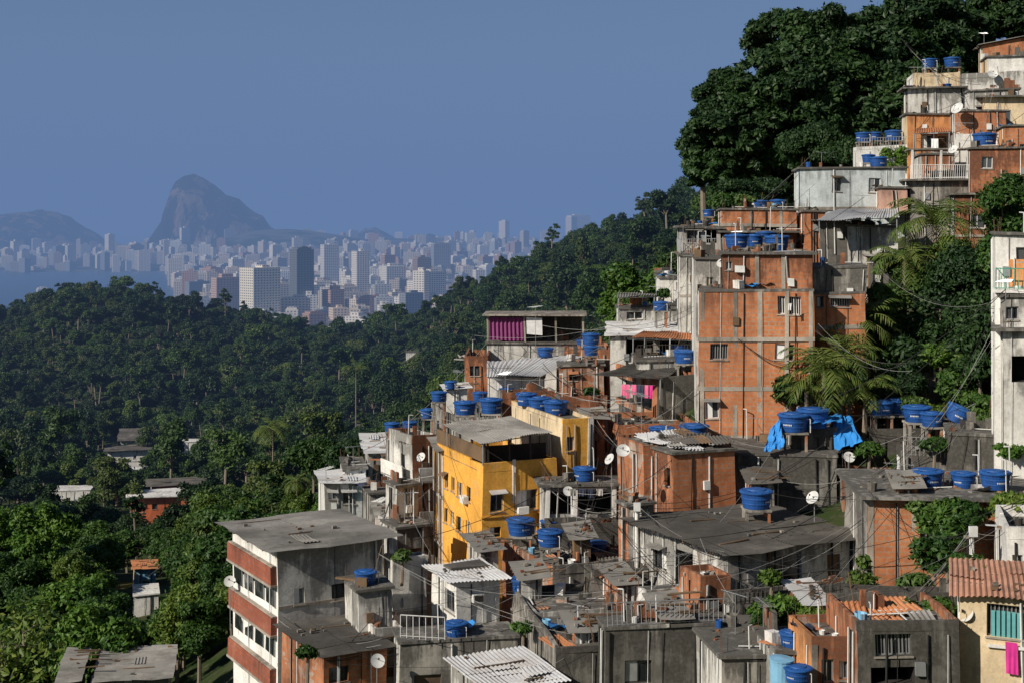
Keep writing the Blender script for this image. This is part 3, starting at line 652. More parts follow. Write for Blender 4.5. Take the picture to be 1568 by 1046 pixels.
H('concrete_house',1533,66.5,-18,None,1660,455,'plaster_white','plaster_stained','slab',dp=7,op=[(1540,470,1560,490,'w')],zb=540)
H('concrete_house',1536,66,-18,None,1660,505,'concrete_dark','plaster_stained','slab',ov=.5,dp=7,op=[(1548,545,1600,585,'o')])
H('mossy_terrace_wall',1332,77,-6,1320,1475,655,'concrete_dark',None,'par',par=.5,dp=5)
H('retaining_wall_house',1452,70,-14,None,1680,668,'concrete_dark',None,'slab',dp=6,ov=.05)
H('mossy_terrace_wall',1380,72,-8,1372,1500,690,'concrete_dark','concrete','par',par=.3,dp=4)
def debris(B,A,R,L,LR,LL,top,n,kinds):
    for i in range(n):
        a=rnd.uniform(0,max(.3,LR-1)); b=rnd.uniform(0,max(.3,LL-1.6)); zz=top+.02+i*.008+rnd.uniform(0,.12); th=rnd.uniform(-.5,.5)
        X=(R*math.cos(th)+L*math.sin(th)); Y_=(L*math.cos(th)-R*math.sin(th)); t=Vector((0,0,rnd.uniform(-.1,.2)))
        o=V3(A+R*a+L*b,zz); w_=rnd.uniform(.7,1.4); l_=rnd.uniform(1,1.7)
        B.corr(o,o+X*w_,o+X*w_+Y_*l_+t,o+Y_*l_+t,rnd.choice(kinds))
def exO(B,A,R,L,nR,nL,LR,LL,z0,z1,top): debris(B,A,R,L,LR,LL,top,26,['zinc_sheet','fibre_sheet','zinc_sheet','wood','fibre_dark'])
H('brick_house',1030,72,20,958,1126,697,'brick_mould','brick','slab',op=[(1016,715,1025,742,'g')],ov=.12,dp=6,extra=exO,cl=.4)
H('brick_house',985,74,18,946,1030,680,'brick_worn','brick_mould','par',par=.5,auto=1)
H('brick_house',963,69.5,20,948,1000,775,'brick_worn','plaster_stained','slab',auto=1)
H('concrete_house',1128,74.5,-6,1110,1282,697,'concrete','concrete_dark','slab',ov=.05,dp=5)
H('concrete_parapet_house',1212,76,-6,1205,1282,655,'concrete_dark','concrete_dark','par',par=.4,dp=5)
DB=lambda n,k:(lambda B,A,R,L,nR,nL,LR,LL,z0,z1,top:debris(B,A,R,L,LR,LL,top,n,k))
KK=['wood','fibre_sheet','fibre_dark','fibre_sheet','orange_sheet']
H('concrete_house',1290,73,-8,1282,1400,728,'concrete','brick_worn','par',par=.3,auto=1,extra=DB(10,KK+['zinc_sheet']))
def exQ(B,A,R,L,nR,nL,LR,LL,z0,z1,top):
    B.box(V3(A+R*.0+nR*.003,z1-2.4),R*(LR*.3),nR*.06,(0,0,2.2),'plaster_grey'); B.box(V3(A+L*.1+nL*.003,z1-3.2),L*(LL*.3),nL*1.2,(0,0,1.3),'brick_worn')
    B.box(V3(A+R*(LR*.32)+nR*.003,z1-2.5),R*.12,nR*.12,(0,0,2.4),'wood')
H('grey_house',1112,62.5,26,978,1302,846,'plaster_stained','plaster_stained','corrx',rm='fibre_dark',ovr=.7,op=[(1172,850,1228,903,'w'),(1268,848,1288,905,'d'),(1032,842,1060,905,'o'),(1000,835,1020,870,'w')],extra=exQ)
H('concrete_house',1124,59,22,1108,1300,912,'concrete_dark','concrete','par',par=.4,dp=1.6)
H('brick_shed',1073,60,20,1066,1118,883,'brick_worn','brick_worn','par',par=.3,dp=2)
H('plaster_house',990,63.5,22,975,1070,905,'plaster_white','plaster_stained','par',par=.5,dp=3,op=[(1000,915,1012,938,'d')])
def exR(B,A,R,L,nR,nL,LR,LL,z0,z1,top):
    B.box(V3(A+R*.75+nR*.01,z1-.95),R*.55,nR*.3,(0,0,.38),'frame_white'); B.box(V3(A+R*.8+nR*.312,z1-.9),R*.45,nR*.01,(0,0,.28),'frame_dark')
    B.box(V3(A+R*.5+L*(LL-1.3),z1+.12),R*1.9,L*1.1,(0,0,.12),'fibre_dark')
H('small_white_house',700,67,24,662,766,893,'plaster_white',None,'corr',rm='zinc_sheet',rise=(0,0),ovr=.45,op=[(682,903,697,936,'w')],extra=exR,dp=6)
H('plaster_house',602,70,24,588,655,855,'plaster_stained','plaster_stained','par',par=.5,dp=4,auto=1)
H('concrete_terrace_house',612,63,12,None,792,986,'plaster_stained','concrete','slab',dp=2.2,ov=.1,auto=1,cl=.5)
H('plaster_house',572,65,20,560,615,962,'plaster_white','plaster_stained','par',par=.4,dp=3)
H('concrete_terrace_house',845,70.5,22,768,975,866,'brick_worn','concrete','par',par=.45,dp=5,extra=DB(8,KK))
H('concrete_terrace_house',822,64,14,784,990,938,'plaster_grey','plaster_stained','par',par=.8,dp=6,cl=1.5,extra=DB(5,KK))
H('concrete_house',905,67.5,16,893,992,872,'concrete_dark','concrete','par',par=.4,dp=5,op=[(930,885,960,905,'o')])
H('concrete_house',850,58.5,10,786,1100,990,'concrete','concrete_dark','par',par=.3,dp=5,auto=1,extra=DB(6,KK))
H('concrete_house',926,57,8,915,1120,965,'concrete_dark','concrete_dark','slab',dp=3,ov=.05,auto=1)
H('zinc_roofed_house',752,55.5,24,692,858,1058,'plaster_stained',None,'corr',rm='zinc_sheet',ovr=.3)
H('concrete_house',1104,53.5,6,1096,1245,1010,'plaster_stained','concrete','slab',dp=5,auto=1)
for q in [('wooden_shed',880,72.5,12,872,905,822,'wood','wood'),('lean_to_shed',800,67,18,790,830,885,'concrete','plaster_stained'),('lean_to_shed',945,66,18,938,975,895,'brick_worn','brick_worn'),('lean_to_shed',735,73,20,728,762,845,'plaster_grey','plaster_stained'),('lean_to_shed',1150,72,0,1142,1185,740,'brick_worn','concrete'),('lean_to_shed',1236,57,10,1230,1262,925,'brick_mould','brick_worn'),('lean_to_shed',675,84,18,664,690,690,'wood','plaster_white'),('lean_to_shed',1020,57.5,10,1012,1050,945,'brick_worn','plaster_stained'),('lean_to_shed',880,60,12,870,910,965,'brick_worn','plaster_stained'),
  ('lean_to_shed',1180,78,0,1174,1215,715,'brick_worn','concrete'),('lean_to_shed',1330,95,-6,1322,1360,395,'wood','fibre_dark'),('lean_to_shed',900,86,8,893,925,640,'brick_worn','brick'),('lean_to_shed',812,88,10,806,838,655,'plaster_grey','brick_worn'),('lean_to_shed',580,88,12,574,600,790,'brick','plaster_white'),
  ('lean_to_shed',960,60,10,953,990,975,'concrete','brick_worn'),('lean_to_shed',1165,55,6,1158,1190,985,'wood','plaster_stained'),('lean_to_shed',1375,62,-4,1367,1405,745,'brick_worn','brick_worn')]:
    H(q[0],*q[1:7],q[7],q[8],'corrx',rm=rnd.choice(['fibre_sheet','fibre_sheet','zinc_sheet','fibre_dark']),dp=2,auto=1,rise=(.3,0))
H('brick_house',1330,61.5,-4,1292,1620,764,'concrete','brick','slab',ov=.4,dp=7,cols=(1334,1400),op=[(1410,790,1440,830,'w')])
H('white_house',1542,54.5,-14,None,1700,806,'plaster_white',None,'par',par=.5,dp=5,op=[(1550,850,1566,870,'w')])
def exC(B,A,R,L,nR,nL,LR,LL,z0,z1,top):
    B.box(V3(A+R*.9+nR*.01,z1-1.75),R*2.4,nR*.12,(0,0,.1),'plaster_white')
    for i in range(12): B.box(V3(A+R*(1.05+i*.17)-nR*.08,z1-1.6),R*.12,nR*.02,(0,0,1.1),'teal_cloth')
    for i in range(5):
        B.poly([V3(A+R*(1.5+i*.08)+nR*(.16+.03*(i%2)),z1-2.6),V3(A+R*(1.58+i*.08)+nR*(.16+.03*((i+1)%2)),z1-2.6),V3(A+R*(1.58+i*.08)+nR*(.15),z1-1.5),V3(A+R*(1.5+i*.08)+nR*(.15),z1-1.5)],'magenta_cloth')
H('cream_house',1471,50,-16,None,1720,912,'cream_paint','cream_paint','corr',rm='clay_tile',dp=3.6,rise=(.3,0),op=[(1512,928,1590,978,'g')],extra=exC)
H('brick_house',1242,50,4,1236,1330,975,'orange_paint','brick_worn','par',par=.3,dp=3,op=[(1256,1010,1275,1046,'w'),(1283,1012,1298,1040,'w')],cols=(1246,1302))
H('concrete_house',1312,49,2,1303,1470,950,'brick_worn','concrete_dark','par',par=.35,dp=4,op=[(1340,968,1396,1003,'g'),(1332,1020,1400,1046,'o')],extra=DB(5,KK))
H('concrete_house',1190,52,4,1184,1248,1000,'plaster_stained','concrete','slab',dp=3)
H('concrete_terrace_house',1300,54.5,0,1292,1480,905,'concrete_dark','concrete_dark','par',par=.3,dp=3)
# --- houses in the forest below; each stands where its bearing meets the hillside
FH=[]
def fh(name,cx,base,yaw,xl,xr,yt,*a,**k):
    D=k.pop('minD',185.0); lim_=k.pop('maxD',520)
    while D<lim_ and gz(U(cx)*D,D)<(HY-base)/F*D: D+=1.5
    FH.append((U((xl+xr)/2)*D,D,(xr-xl)/F*D)); H(name,cx,D,yaw,xl,xr,yt,*a,**k)
fh('orange_forest_house',200,806,15,187,277,762,'red_orange_paint',None,'slab',rm='plaster_white',ov=.8,auto=1,dp=6,cl=0)
fh('brown_roofed_house',232,786,15,215,312,744,'plaster_grey','red_orange_paint','corrx',rm='fibre_dark',ovr=1,dp=6)
fh('white_villa',165,726,12,150,226,690,'plaster_white','plaster_white','corrx',rm='fibre_dark',ovr=1,auto=1,dp=7)
fh('white_villa',172,747,10,133,212,722,'plaster_white',None,'slab',rm='plaster_white',ov=.4,auto=1,dp=5,cl=0)
fh('brown_roofed_house',185,690,10,158,232,673,'wood','plaster_grey','corrx',rm='fibre_dark',rise=(1.6,0),ovr=1,dp=6)
fh('white_villa',270,697,5,255,303,677,'plaster_white','plaster_white','slab',rm='plaster_white',auto=1,dp=5,cl=0)
fh('white_villa',75,776,8,62,138,752,'plaster_white','plaster_white','slab',rm='plaster_white',auto=1,dp=5,cl=0)
fh('white_villa',440,724,5,433,465,705,'plaster_white',None,'slab',rm='plaster_white',auto=1,dp=5,cl=0)
fh('white_villa',318,719,5,308,352,699,'plaster_white','plaster_white','corrx',auto=1,dp=5)
fh('cream_villa',622,553,5,612,655,540,'cream_paint','plaster_white','slab',auto=1,dp=5,minD=330,cl=0)
fh('cream_villa',622,584,5,615,645,574,'cream_paint','plaster_white','corrx',rise=(1,0),dp=4,minD=300)
fh('red_hut',545,664,5,538,558,652,'red_orange_paint',None,'slab',dp=3,minD=250,cl=0)
fh('white_house',205,950,15,195,242,912,'plaster_white',None,'slab',rm='plaster_white',auto=1,dp=4,minD=105,cl=0)
fh('yellow_house',205,900,15,190,238,872,'yellow_paint','light_blue','corrx',rm='orange_sheet',auto=1,dp=4,minD=105)
fh('clay_roofed_house',145,862,10,132,172,840,'orange_paint',None,'corrx',rm='orange_sheet',dp=4,minD=105)
H('low_roofed_house',95,84,12,45,118,1043,'concrete',None,'corrx',rm='fibre_sheet'); H('low_roofed_house',150,85,12,122,258,1044,'concrete',None,'corrx',rm='fibre_sheet')
# curved white garden wall and lane in front of the villas
road=[(128,250),(150,240),(185,233),(222,230)]
RP=[]
for i in range(len(road)-1):
    for k in range(6):
        t=k/6; px=road[i][0]*(1-t)+road[i+1][0]*t; D=road[i][1]*(1-t)+road[i+1][1]*t; RP.append((U(px)*D,D))
B=MB(); wd=1.5; prev=None
for i in range(len(RP)-1):
    a=Vector((*RP[i],0)); c=Vector((*RP[i+1],0)); d=(c-a).normalized(); s=Vector((-d.y,d.x,0)); za=gz(a.x,a.y)+.35
    cur=(a-s*wd+Vector((0,0,za)),a+s*wd+Vector((0,0,za)))
    if prev:
        B.poly([prev[0],cur[0],cur[1],prev[1]],'asphalt'); p0,c0=prev[0],cur[0]; B.box(p0-Vector((0,0,1.2)),c0-p0,s*-.2,(0,0,2.2),'plaster_white')
    prev=cur
B.done('garden_lane',solid=False)
# ---------------------------------------------------------------- support lookup
BV=BVHTree.FromPolygons(ALLV,ALLF)
def support(x,y,z):
    h=BV.ray_cast(Vector((x,y,z+.9)),Vector((0,0,-1)),30)
    return h[0].z if h[0] is not None else gz(x,y)
# ---------------------------------------------------------------- water tanks
def tankmesh():
    B=MB(); c=(0,0,0)
    B.revolve(c,[(0,0),(.58,0),(.60,.03),(.635,.22),(.655,.23),(.66,.27),(.645,.29),(.67,.46),(.69,.47),(.695,.53),(.68,.55),(.705,.72),(.75,.735),(.755,.79)],'blue_plastic',28)
    B.revolve(c,[(.78,.77),(.785,.83),(.70,.87),(.45,.885),(.43,.93),(.2,.95),(0,.955)],'blue_lid',28)
    for k in range(12):
        t=k*math.pi/6; X=Vector((math.cos(t),math.sin(t),0)); Y_=Vector((-X.y,X.x,0)); B.box(X*.47+Y_*-.02+Vector((0,0,.875)),X*.24,Y_*.04,(0,0,.02),'blue_lid')
    for k in range(6):
        t=-math.pi/2-.36+k*.11; r=.688; p=[(math.cos(t+q)*r,math.sin(t+q)*r) for q in (0,.07)]
        B.poly([(p[0][0],p[0][1],.34),(p[1][0],p[1][1],.34),(p[1][0]*1.02,p[1][1]*1.02,.42),(p[0][0]*1.02,p[0][1]*1.02,.42)],'label_white')
    B.tube((.6,0,.65),(.86,0,.65),.03,'pipe_white',n=6); B.tube((.86,0,.65),(.86,0,0),.025,'pipe_white',n=6)
    o=B.done('water_tank',solid=False); me=o.data; off=Vector(o.location)
    for v in me.vertices: v.co+=off
    bpy.data.objects.remove(o); return me
TM=tankmesh()
def tank(px,py,D,s=1.0,ry=0):
    p=pt(px,py,D); z=support(p.x,p.y,p.z)
    if abs(z-p.z)>.45 :
        if z<p.z:
            B=MB(); w=.62*s
            B.box((p.x-w,p.y-w,p.z-.1),(2*w,0,0),(0,2*w,0),(0,0,.098),'concrete')
            for sx in(-1,1):
                for sy in(-1,1): B.box((p.x+sx*(w-.12)-.06,p.y+sy*(w-.12)-.06,z-.05),(.12,0,0),(0,.12,0),(0,0,p.z-.05-z),'brick_worn' if sx>0 else 'concrete')
            B.done('tank_stand',solid=False); z=p.z
    o=addobj('water_tank',TM,(p.x,p.y,z)); o.scale=(s,s,s*rnd.uniform(.92,1.05)); o.rotation_euler=(0,ry,rnd.uniform(-1.1,1.1)); return o
for t in [(672,614,97,.75),(690,600,99,.6),(712,634,92,1),(752,632,92,1),(735,614,98,.7),(775,606,100,.7),(806,620,86.5,.85),(826,628,86,.95),(851,636,84,1),(600,660,96,.7),(627,658,96,.7),(655,640,98,.7),
 (835,545,103,.8),(905,528,104,.9),(893,531,107,.7),(905,544,99,.7),(1012,476,101,.75),(1048,556,92,.95),(1040,548,96,.7),(1013,675,84,1.0),(1063,675,79,1.1),(1128,380,88,1),(1155,378,90,.8),(1190,382,87,1),(1172,372,92,.8),
 (1085,332,106,.6),(1165,312,108,.8),(1190,312,108,.8),(1322,218,113,.85),(1340,216,115,.75),(1368,216,113,.9),(1345,250,107,.9),(1330,250,109,.7),(1424,105,122,.9),(1458,104,122,.95),(1508,218,101,1.15),(1450,140,119,.5),
 (895,738,78,.85),(797,818,76,1.0),(842,812,77,.7),(842,835,73,.9),(806,912,68,1.0),(888,842,74,.85),(915,842,75,.7),(1158,777,69,1.05),(1215,660,75.5,1.1),(1245,662,76,1.15),
 (1350,635,77.5,.9),(1374,634,78,.95),(1404,645,75,1),(1427,652,74,.8),(1420,757,63.5,.95),(1475,757,63.5,.75),(1524,757,62.5,.9),(698,974,64,.7),(560,902,67,.7),(1212,998,52.5,.6),(1222,1044,49.5,.65)]:
    tank(*t)
tank(1462,640,74,.95,.45)
B=MB(); p=pt(1195,1046,50); B.revolve(p,[(0,0),(.38,0),(.42,.8),(.45,.82),(.45,.86),(0,.9)],'light_blue',18); B.done('light_blue_drum')
# ---------------------------------------------------------------- antennas, dishes, clothes, wires
def dish(px,py,D,r=.38,az=None):
    p=pt(px,py,D); B=MB(); az=rnd.uniform(-1.2,.6) if az is None else az
    n=Vector((math.sin(az)*.8,-math.cos(az)*.8,.55)).normalized(); a=n.orthogonal().normalized(); c=n.cross(a); b=len(B.v); k=B.mi('tv_dish')
    R_=5; S=18
    for i in range(R_+1):
        q=i/R_*r
        for j in range(S): t=2*math.pi*j/S; B.v.append(tuple(p+(a*math.cos(t)+c*math.sin(t))*q+n*(q*q*.6)))
    for i in range(R_):
        for j in range(S): j2=(j+1)%S; B.f.append((b+i*S+j,b+i*S+j2,b+(i+1)*S+j2,b+(i+1)*S+j)); B.m.append(k)
    B.tube(p-c*r*.9,p+n*r*.95,.012,'frame_alu',n=4); B.box(p+n*r*.9-Vector((.03,.03,.03)),(.06,0,0),(0,.06,0),(0,0,.08),'frame_dark')
    z=support(p.x+.02,p.y+.12,p.z-.2); z=max(z,p.z-2.5)
    B.tube(p-n*.02,p-n*.12,.03,'frame_alu',n=5); B.tube(p-n*.12,Vector((p.x-n.x*.12,p.y-n.y*.12,z)),.022,'frame_alu',n=5)
    B.done('satellite_dish',solid=False)
for t in [(1042,452,103,.42),(1075,460,84,.4),(1467,168,107,.5),(954,690,71,.34),(934,703,71,.3),(352,890,72.5,.3),(578,1012,62,.32),(1245,762,68,.34),(1520,115,116,.4),(1480,940,50,.3),(870,752,76,.28),(1105,404,84,.3),(1460,230,100,.35),(645,700,86,.3),(1300,700,73,.3)]: dish(*t)
def antenna(p,h=2):
    z=max(support(p.x,p.y,p.z),p.z-4); B=MB(); top=Vector((p.x,p.y,max(p.z,z+h*.6))); B.tube((p.x,p.y,z),top,.022,'frame_alu',n=4)
    th=rnd.uniform(0,3); X=Vector((math.cos(th),math.sin(th),.05)); Y_=Vector((-X.y,X.x,0)); B.tube(top-X*.6,top+X*.7,.014,'frame_alu',n=4)
    for i in range(8): c=top-X*.55+X*i*.17; w=.35-.02*i; B.tube(c-Y_*w,c+Y_*w,.01,'frame_alu',n=3)
    B.done('television_antenna',solid=False)
for t in [(1005,440,104),(820,470,106),(760,580,95),(1130,355,98),(1258,245,107),(1080,365,92),(640,640,90),(1290,690,75),(1390,730,70),(1160,640,78),(945,640,86),(1320,300,101),(600,900,68),(1430,220,103)]: antenna(pt(*t))
near=[q for q in ROOFS if q.y<126]
for q in rnd.sample(near,26): antenna(q+Vector((0,0,.4)),1.6)
def clothes(p,q,cols,w=.38,h=.6):
    p=Vector(p);q=Vector(q); B=MB(); B.tube(p,q,.008,'cable_pale',n=3); L=(q-p).length; d=(q-p)/L; t=.1; nrm=Vector((d.y,-d.x,0))
    while t<L-w:
        c=rnd.choice(cols); w_=w*rnd.uniform(.6,1.3); h_=h*rnd.uniform(.7,1.3); K=6
        for i in range(K):
            a0=t+w_*i/K;a1=t+w_*(i+1)/K; e0=.04*math.sin(i*1.9+t);e1=.04*math.sin((i+1)*1.9+t)
            B.poly([p+d*a0+nrm*e0-Vector((0,0,h_)),p+d*a1+nrm*e1-Vector((0,0,h_)),p+d*a1,p+d*a0],c)
        t+=w_+rnd.uniform(.02,.2)
    B.done('clothesline',solid=False)
clothes(pt(950,588,89.3),pt(1003,590,87.5),['pink_cloth','white_cloth','magenta_cloth','pink_cloth','dark_cloth'],.3,.7)
clothes(pt(1424,213,102.5),pt(1446,213,102),['pink_cloth','white_cloth'],.5,.8)
clothes(pt(1204,465,78.5),pt(1222,465,78.5),['light_blue','white_cloth'],.25,.3)
clothes(pt(870,748,75.5),pt(930,748,75.5),['dark_cloth','dark_cloth','plaster_grey'],.35,.4)
def wire(p,q,sag,r=.012,m='cable'):
    p=Vector(p);q=Vector(q); B=MB(); K=14; L=[p.lerp(q,i/K)-Vector((0,0,sag*4*(i/K)*(1-i/K))) for i in range(K+1)]
    for i in range(K): B.tube(L[i],L[i+1],r,m,n=4)
    B.done('overhead_cable',solid=False)
WR=[((1245,760,67),(1470,640,70),1.0),((1110,860,60),(1320,800,62),.8),((1130,1000,56),(1245,870,60),.9),((1290,745,66),(1520,520,70),1.5),((950,800,70),(1110,930,60),.7),((770,790,74),(960,770,70),.9),
 ((905,490,98),(1070,470,90),.8),((830,560,98),(950,610,88),.7),((1330,400,88),(1525,470,68),1.2),((1300,320,96),(1480,290,97),.8),((1000,960,60),(1110,930,58),.5),((1300,910,56),(1490,820,56),.7),((600,760,86),(560,850,72),.4),
 ((640,700,86),(668,830,75),.5),((1126,520,79),(1242,560,79),.4),((1380,60,118),(1500,130,112),.8),((1225,330,98),(1110,385,86),.6),((430,950,67),(580,985,63),.5),((790,900,69),(990,880,66),.8),((1060,640,78),(1180,680,74),.5),((1250,500,78),(1400,560,74),.9),
 ((975,772,69),(1245,700,73),1.0),((975,772,69),(845,745,76),.6),((975,775,69),(1112,850,62),.5),((1488,810,56),(1330,765,61),.6),((1488,810,56),(1545,810,55),.2),((1488,810,56),(1240,985,51),1.0),((1488,812,56),(1310,955,50),.8),((1110,700,75),(1290,730,72),.8),((955,650,84),(1070,600,80),.5),((745,590,97),(860,600,96),.6),
 ((910,650,80),(1000,690,74),.5),((880,760,75),(1030,700,72),.7),((700,890,68),(850,830,74),.7),((1125,900,60),(1300,850,62),.4),((1130,930,58),(1090,1000,57),.3),((1180,960,57),(1310,1000,50),.5),((1045,350,101),(1110,330,103),.2),((1390,180,110),(1480,150,112),.4),((1220,262,105),(1110,325,104),.7)]
def wr(a,b,s):
    m=rnd.choice(['cable','cable','cable_pale']); D=min(a.y,b.y); wire(a,b,s,(rnd.choice([.012,.016,.02]) if m=='cable' else rnd.choice([.007,.010]))*min(1,D/75),m)
for a,b,s in WR:
    for k in range(rnd.randint(2,3)):
        o=Vector((rnd.uniform(-.2,.2),0,rnd.uniform(-.25,.25))); wr(pt(*a)+o,pt(*b)-o+Vector((0,0,rnd.uniform(-.3,.3))),s*rnd.uniform(.7,1.4))
k=0
while k<110: # service drops from roof to roof
    a,b=rnd.sample(near,2); L=(a-b).length
    if 4<L<17 and abs(a.y-b.y)<14: wr(a,b,L*.045); k+=1
for (px,py,D) in [(1488,806,56),(975,770,69),(1300,560,80)]:
    B=MB(); p=pt(px,py,D); zg=gz(p.x,p.y); B.tube((p.x,p.y,min(zg,p.z-4)),p,.11,'plaster_white',.09,n=10)
    B.box(p+Vector((-.3,-.05,-.45)),(.6,0,0),(0,.1,0),(0,0,.1),'concrete_frame'); B.box(p+Vector((-.16,-.25,-.35)),(.32,0,0),(0,.15,0),(0,0,.4),'frame_white'); B.done('utility_pole',solid=False)
def tarp(pts,seed):
    q=[pt(*p) for p in pts]; n_=16; V=[]
    for i in range(n_+1):
        for j in range(n_+1):
            a,b=i/n_,j/n_; p=q[0].lerp(q[1],a).lerp(q[3].lerp(q[2],a),b); e=.12*math.sin(a*13+b*4+seed)+.07*math.sin(a*29-b*11); V.append(tuple(p+Vector((e*.3,-abs(e),e*.5))))
    f=[(i*(n_+1)+j,(i+1)*(n_+1)+j,(i+1)*(n_+1)+j+1,i*(n_+1)+j+1) for i in range(n_) for j in range(n_)]
    me=bpy.data.meshes.new('t'); me.from_pydata(V,[],f); me.materials.append(MATS['blue_tarp']); addobj('blue_tarpaulin',me)
tarp([(1168,692,74),(1200,684,74),(1195,640,75.5),(1180,655,75.5)],1); tarp([(1278,688,74.5),(1322,676,74.5),(1300,636,77),(1275,640,77)],3); tarp([(1240,648,75),(1290,645,75),(1285,634,77.5),(1245,636,77.5)],5)
B=MB(); railing(B,pt(612,975,63),pt(680,978,62.8),1.0,'frame_white',.25); B.done('metal_railing')
# bare rock outcrop showing through the bank above the terraces
def rock(px,py,D,s,seed):
    import bmesh
    bm=bmesh.new(); bmesh.ops.create_icosphere(bm,subdivisions=5,radius=1); r=random.Random(seed)
    pl=[(Vector((r.gauss(0,1),r.gauss(0,1),r.gauss(0,1))).normalized(),r.uniform(.55,.9)) for _ in range(22)]
    for v in bm.verts:
        d=v.co.normalized(); t=1.0
        for nn,dd in pl:
            c=d.dot(nn)
            if c>.05: t=min(t,dd/c)
        q=mnoise.fractal(d*3+Vector((seed,0,0)),.8,2.2,5); v.co=Vector((d.x*s[0],d.y*s[1],d.z*s[2]))*(t+.09*q)
    me=bpy.data.meshes.new('boulder'); bm.to_mesh(me); bm.free(); me.materials.append(MATS['rock'])
    at=me.attributes.new('below','FLOAT','POINT'); at.data.foreach_set('value',[4.0]*len(me.vertices)); addobj('granite_outcrop',me,pt(px,py,D))
rock(1425,600,80.5,(1.5,1.2,1.5),1)
# ---------------------------------------------------------------- vegetation
def leaves(blobs,per,size,rng,asp=.5,shell=.55,up=.35):
    C=[];Nn=[]
    for (c,r) in blobs:
        k=int(per*r[0]*r[0]); d=rng.normal(size=(k,3)); d/=np.linalg.norm(d,axis=1)[:,None]; d[:,2]=np.where(d[:,2]<-.35,-d[:,2],d[:,2])
        rad=shell+(1.05-shell)*rng.random(k)**.6; rad*=1+.17*rng.normal(size=k)
        C.append(np.array(c)+d*rad[:,None]*np.array(r)); Nn.append(d)
    C=np.concatenate(C);Nn=np.concatenate(Nn); k=len(C)
    nn=Nn*.8+rng.normal(size=(k,3))*.65+np.array([0,0,up]); nn/=np.linalg.norm(nn,axis=1)[:,None]
    a=np.cross(nn,rng.normal(size=(k,3))); a/=np.linalg.norm(a,axis=1)[:,None]; b=np.cross(nn,a)
    s=size*(.6+.8*rng.random(k))[:,None]
    V=np.stack([C-a*s*.5,C+b*s*asp*.5-nn*s*.06,C+a*s*.5,C-b*s*asp*.5-nn*s*.06],1).reshape(-1,3)
    return V,np.arange(4*k).reshape(k,4)
def tube_np(pts,rads,n=7):
    V=[];Fc=[]
    for i,(p,r) in enumerate(zip(pts,rads)):
        for j in range(n): t=2*math.pi*j/n; V.append((p[0]+r*math.cos(t),p[1]+r*math.sin(t),p[2]))
        if i:
            for j in range(n): j2=(j+1)%n; a=(i-1)*n; Fc.append((a+j,a+j2,a+n+j2,a+n+j))
    return np.array(V),np.array(Fc)
def treemesh(name,H_,R,Hc,nb,per,size,seed,mat,br=(.32,.5),flat=.8,limbs=True,trunk=.3,bend=.0,twigs=0):
    rng=np.random.default_rng(seed); cz=H_-Hc*.5; blobs=[]; sk=rng.uniform(-.35,.35,2)
    for i in range(nb):
        d=rng.normal(size=3); d/=np.linalg.norm(d); q=rng.random()**.4
        hz=d[2]*q; p=np.array([d[0]*R*q*.8+sk[0]*R*hz,d[1]*R*q*.8+sk[1]*R*hz,cz+hz*Hc*.5*.8]); r=R*rng.uniform(*br)
        blobs.append((p,(r,r*rng.uniform(.85,1.1),r*flat)))
    V,Fc=leaves(blobs,per,size,rng); mi=[0]*len(Fc); VV=[V];FF=[Fc];off=len(V)
    if limbs:
        bx,by=rng.uniform(-1,1,2)*bend; fork=np.array([bx,by,max(.5,cz-Hc*.32)])
        v,f=tube_np([(0,0,-1),(0,0,.2),(bx*.4,by*.4,fork[2]*.5),tuple(fork)],[trunk*1.5,trunk*1.1,trunk*.9,trunk*.75]); VV.append(v);FF.append(f+off);off+=len(v);mi+=[1]*len(f)
        for (p,r) in blobs[:min(len(blobs),12)]:
            m_=(fork+p)/2+np.array([0,0,-.15*R*.3]); v,f=tube_np([tuple(fork-[0,0,.2]),tuple(m_),tuple(p)],[trunk*.5,trunk*.28,trunk*.1],5); VV.append(v);FF.append(f+off);off+=len(v);mi+=[1]*len(f)
            for _ in range(twigs):
                e=p+rng.normal(size=3)*np.array([1,1,.7])*R*.28+np.array([0,0,R*.1]); v,f=tube_np([tuple(p),tuple((p+e)/2+rng.normal(size=3)*.1),tuple(e)],[trunk*.2,trunk*.13,trunk*.05],4); VV.append(v);FF.append(f+off);off+=len(v);mi+=[1]*len(f)
    me=bpy.data.meshes.new(name); fastmesh(me,np.concatenate(VV),np.concatenate(FF),mi); me.materials.append(MATS[mat]); me.materials.append(MATS['bark']); return me
col=bpy.data.collections.new('forest_tree_kinds'); NT=14
for i in range(NT):
    rr=random.Random(i); R=rr.uniform(2.0,4.4)
    sparse=i==NT-1; tall=i in(2,5,8); flatc=i in(3,9)
    me=treemesh('forest_tree',rr.uniform(6,9.5)+(2.5 if tall else 0),R*(.7 if tall else 1.15 if flatc else 1),(rr.uniform(4.0,6.2)+(2 if tall else 0))*(.6 if flatc else 1),rr.randint(8,22),22 if sparse else 240,.5,100+i,'leaf_forest',br=(.18,.44),flat=rr.uniform(.55,1.0),trunk=.2,twigs=5 if sparse else 0)
    o=bpy.data.objects.new('forest_tree_%02d'%i,me); col.objects.link(o)
coln=bpy.data.collections.new('near_tree_kinds')
for i in range(6):
    rr=random.Random(50+i); me=treemesh('near_tree',rr.uniform(7,9),rr.uniform(2.8,4.2),rr.uniform(5,6.5),rr.randint(26,38),60 if i==5 else 520,.34,200+i,'leaf_near',br=(.14,.32),flat=rr.uniform(.65,.95),twigs=5 if i==5 else 0,trunk=.2)
    o=bpy.data.objects.new('near_tree_%d'%i,me); coln.objects.link(o)
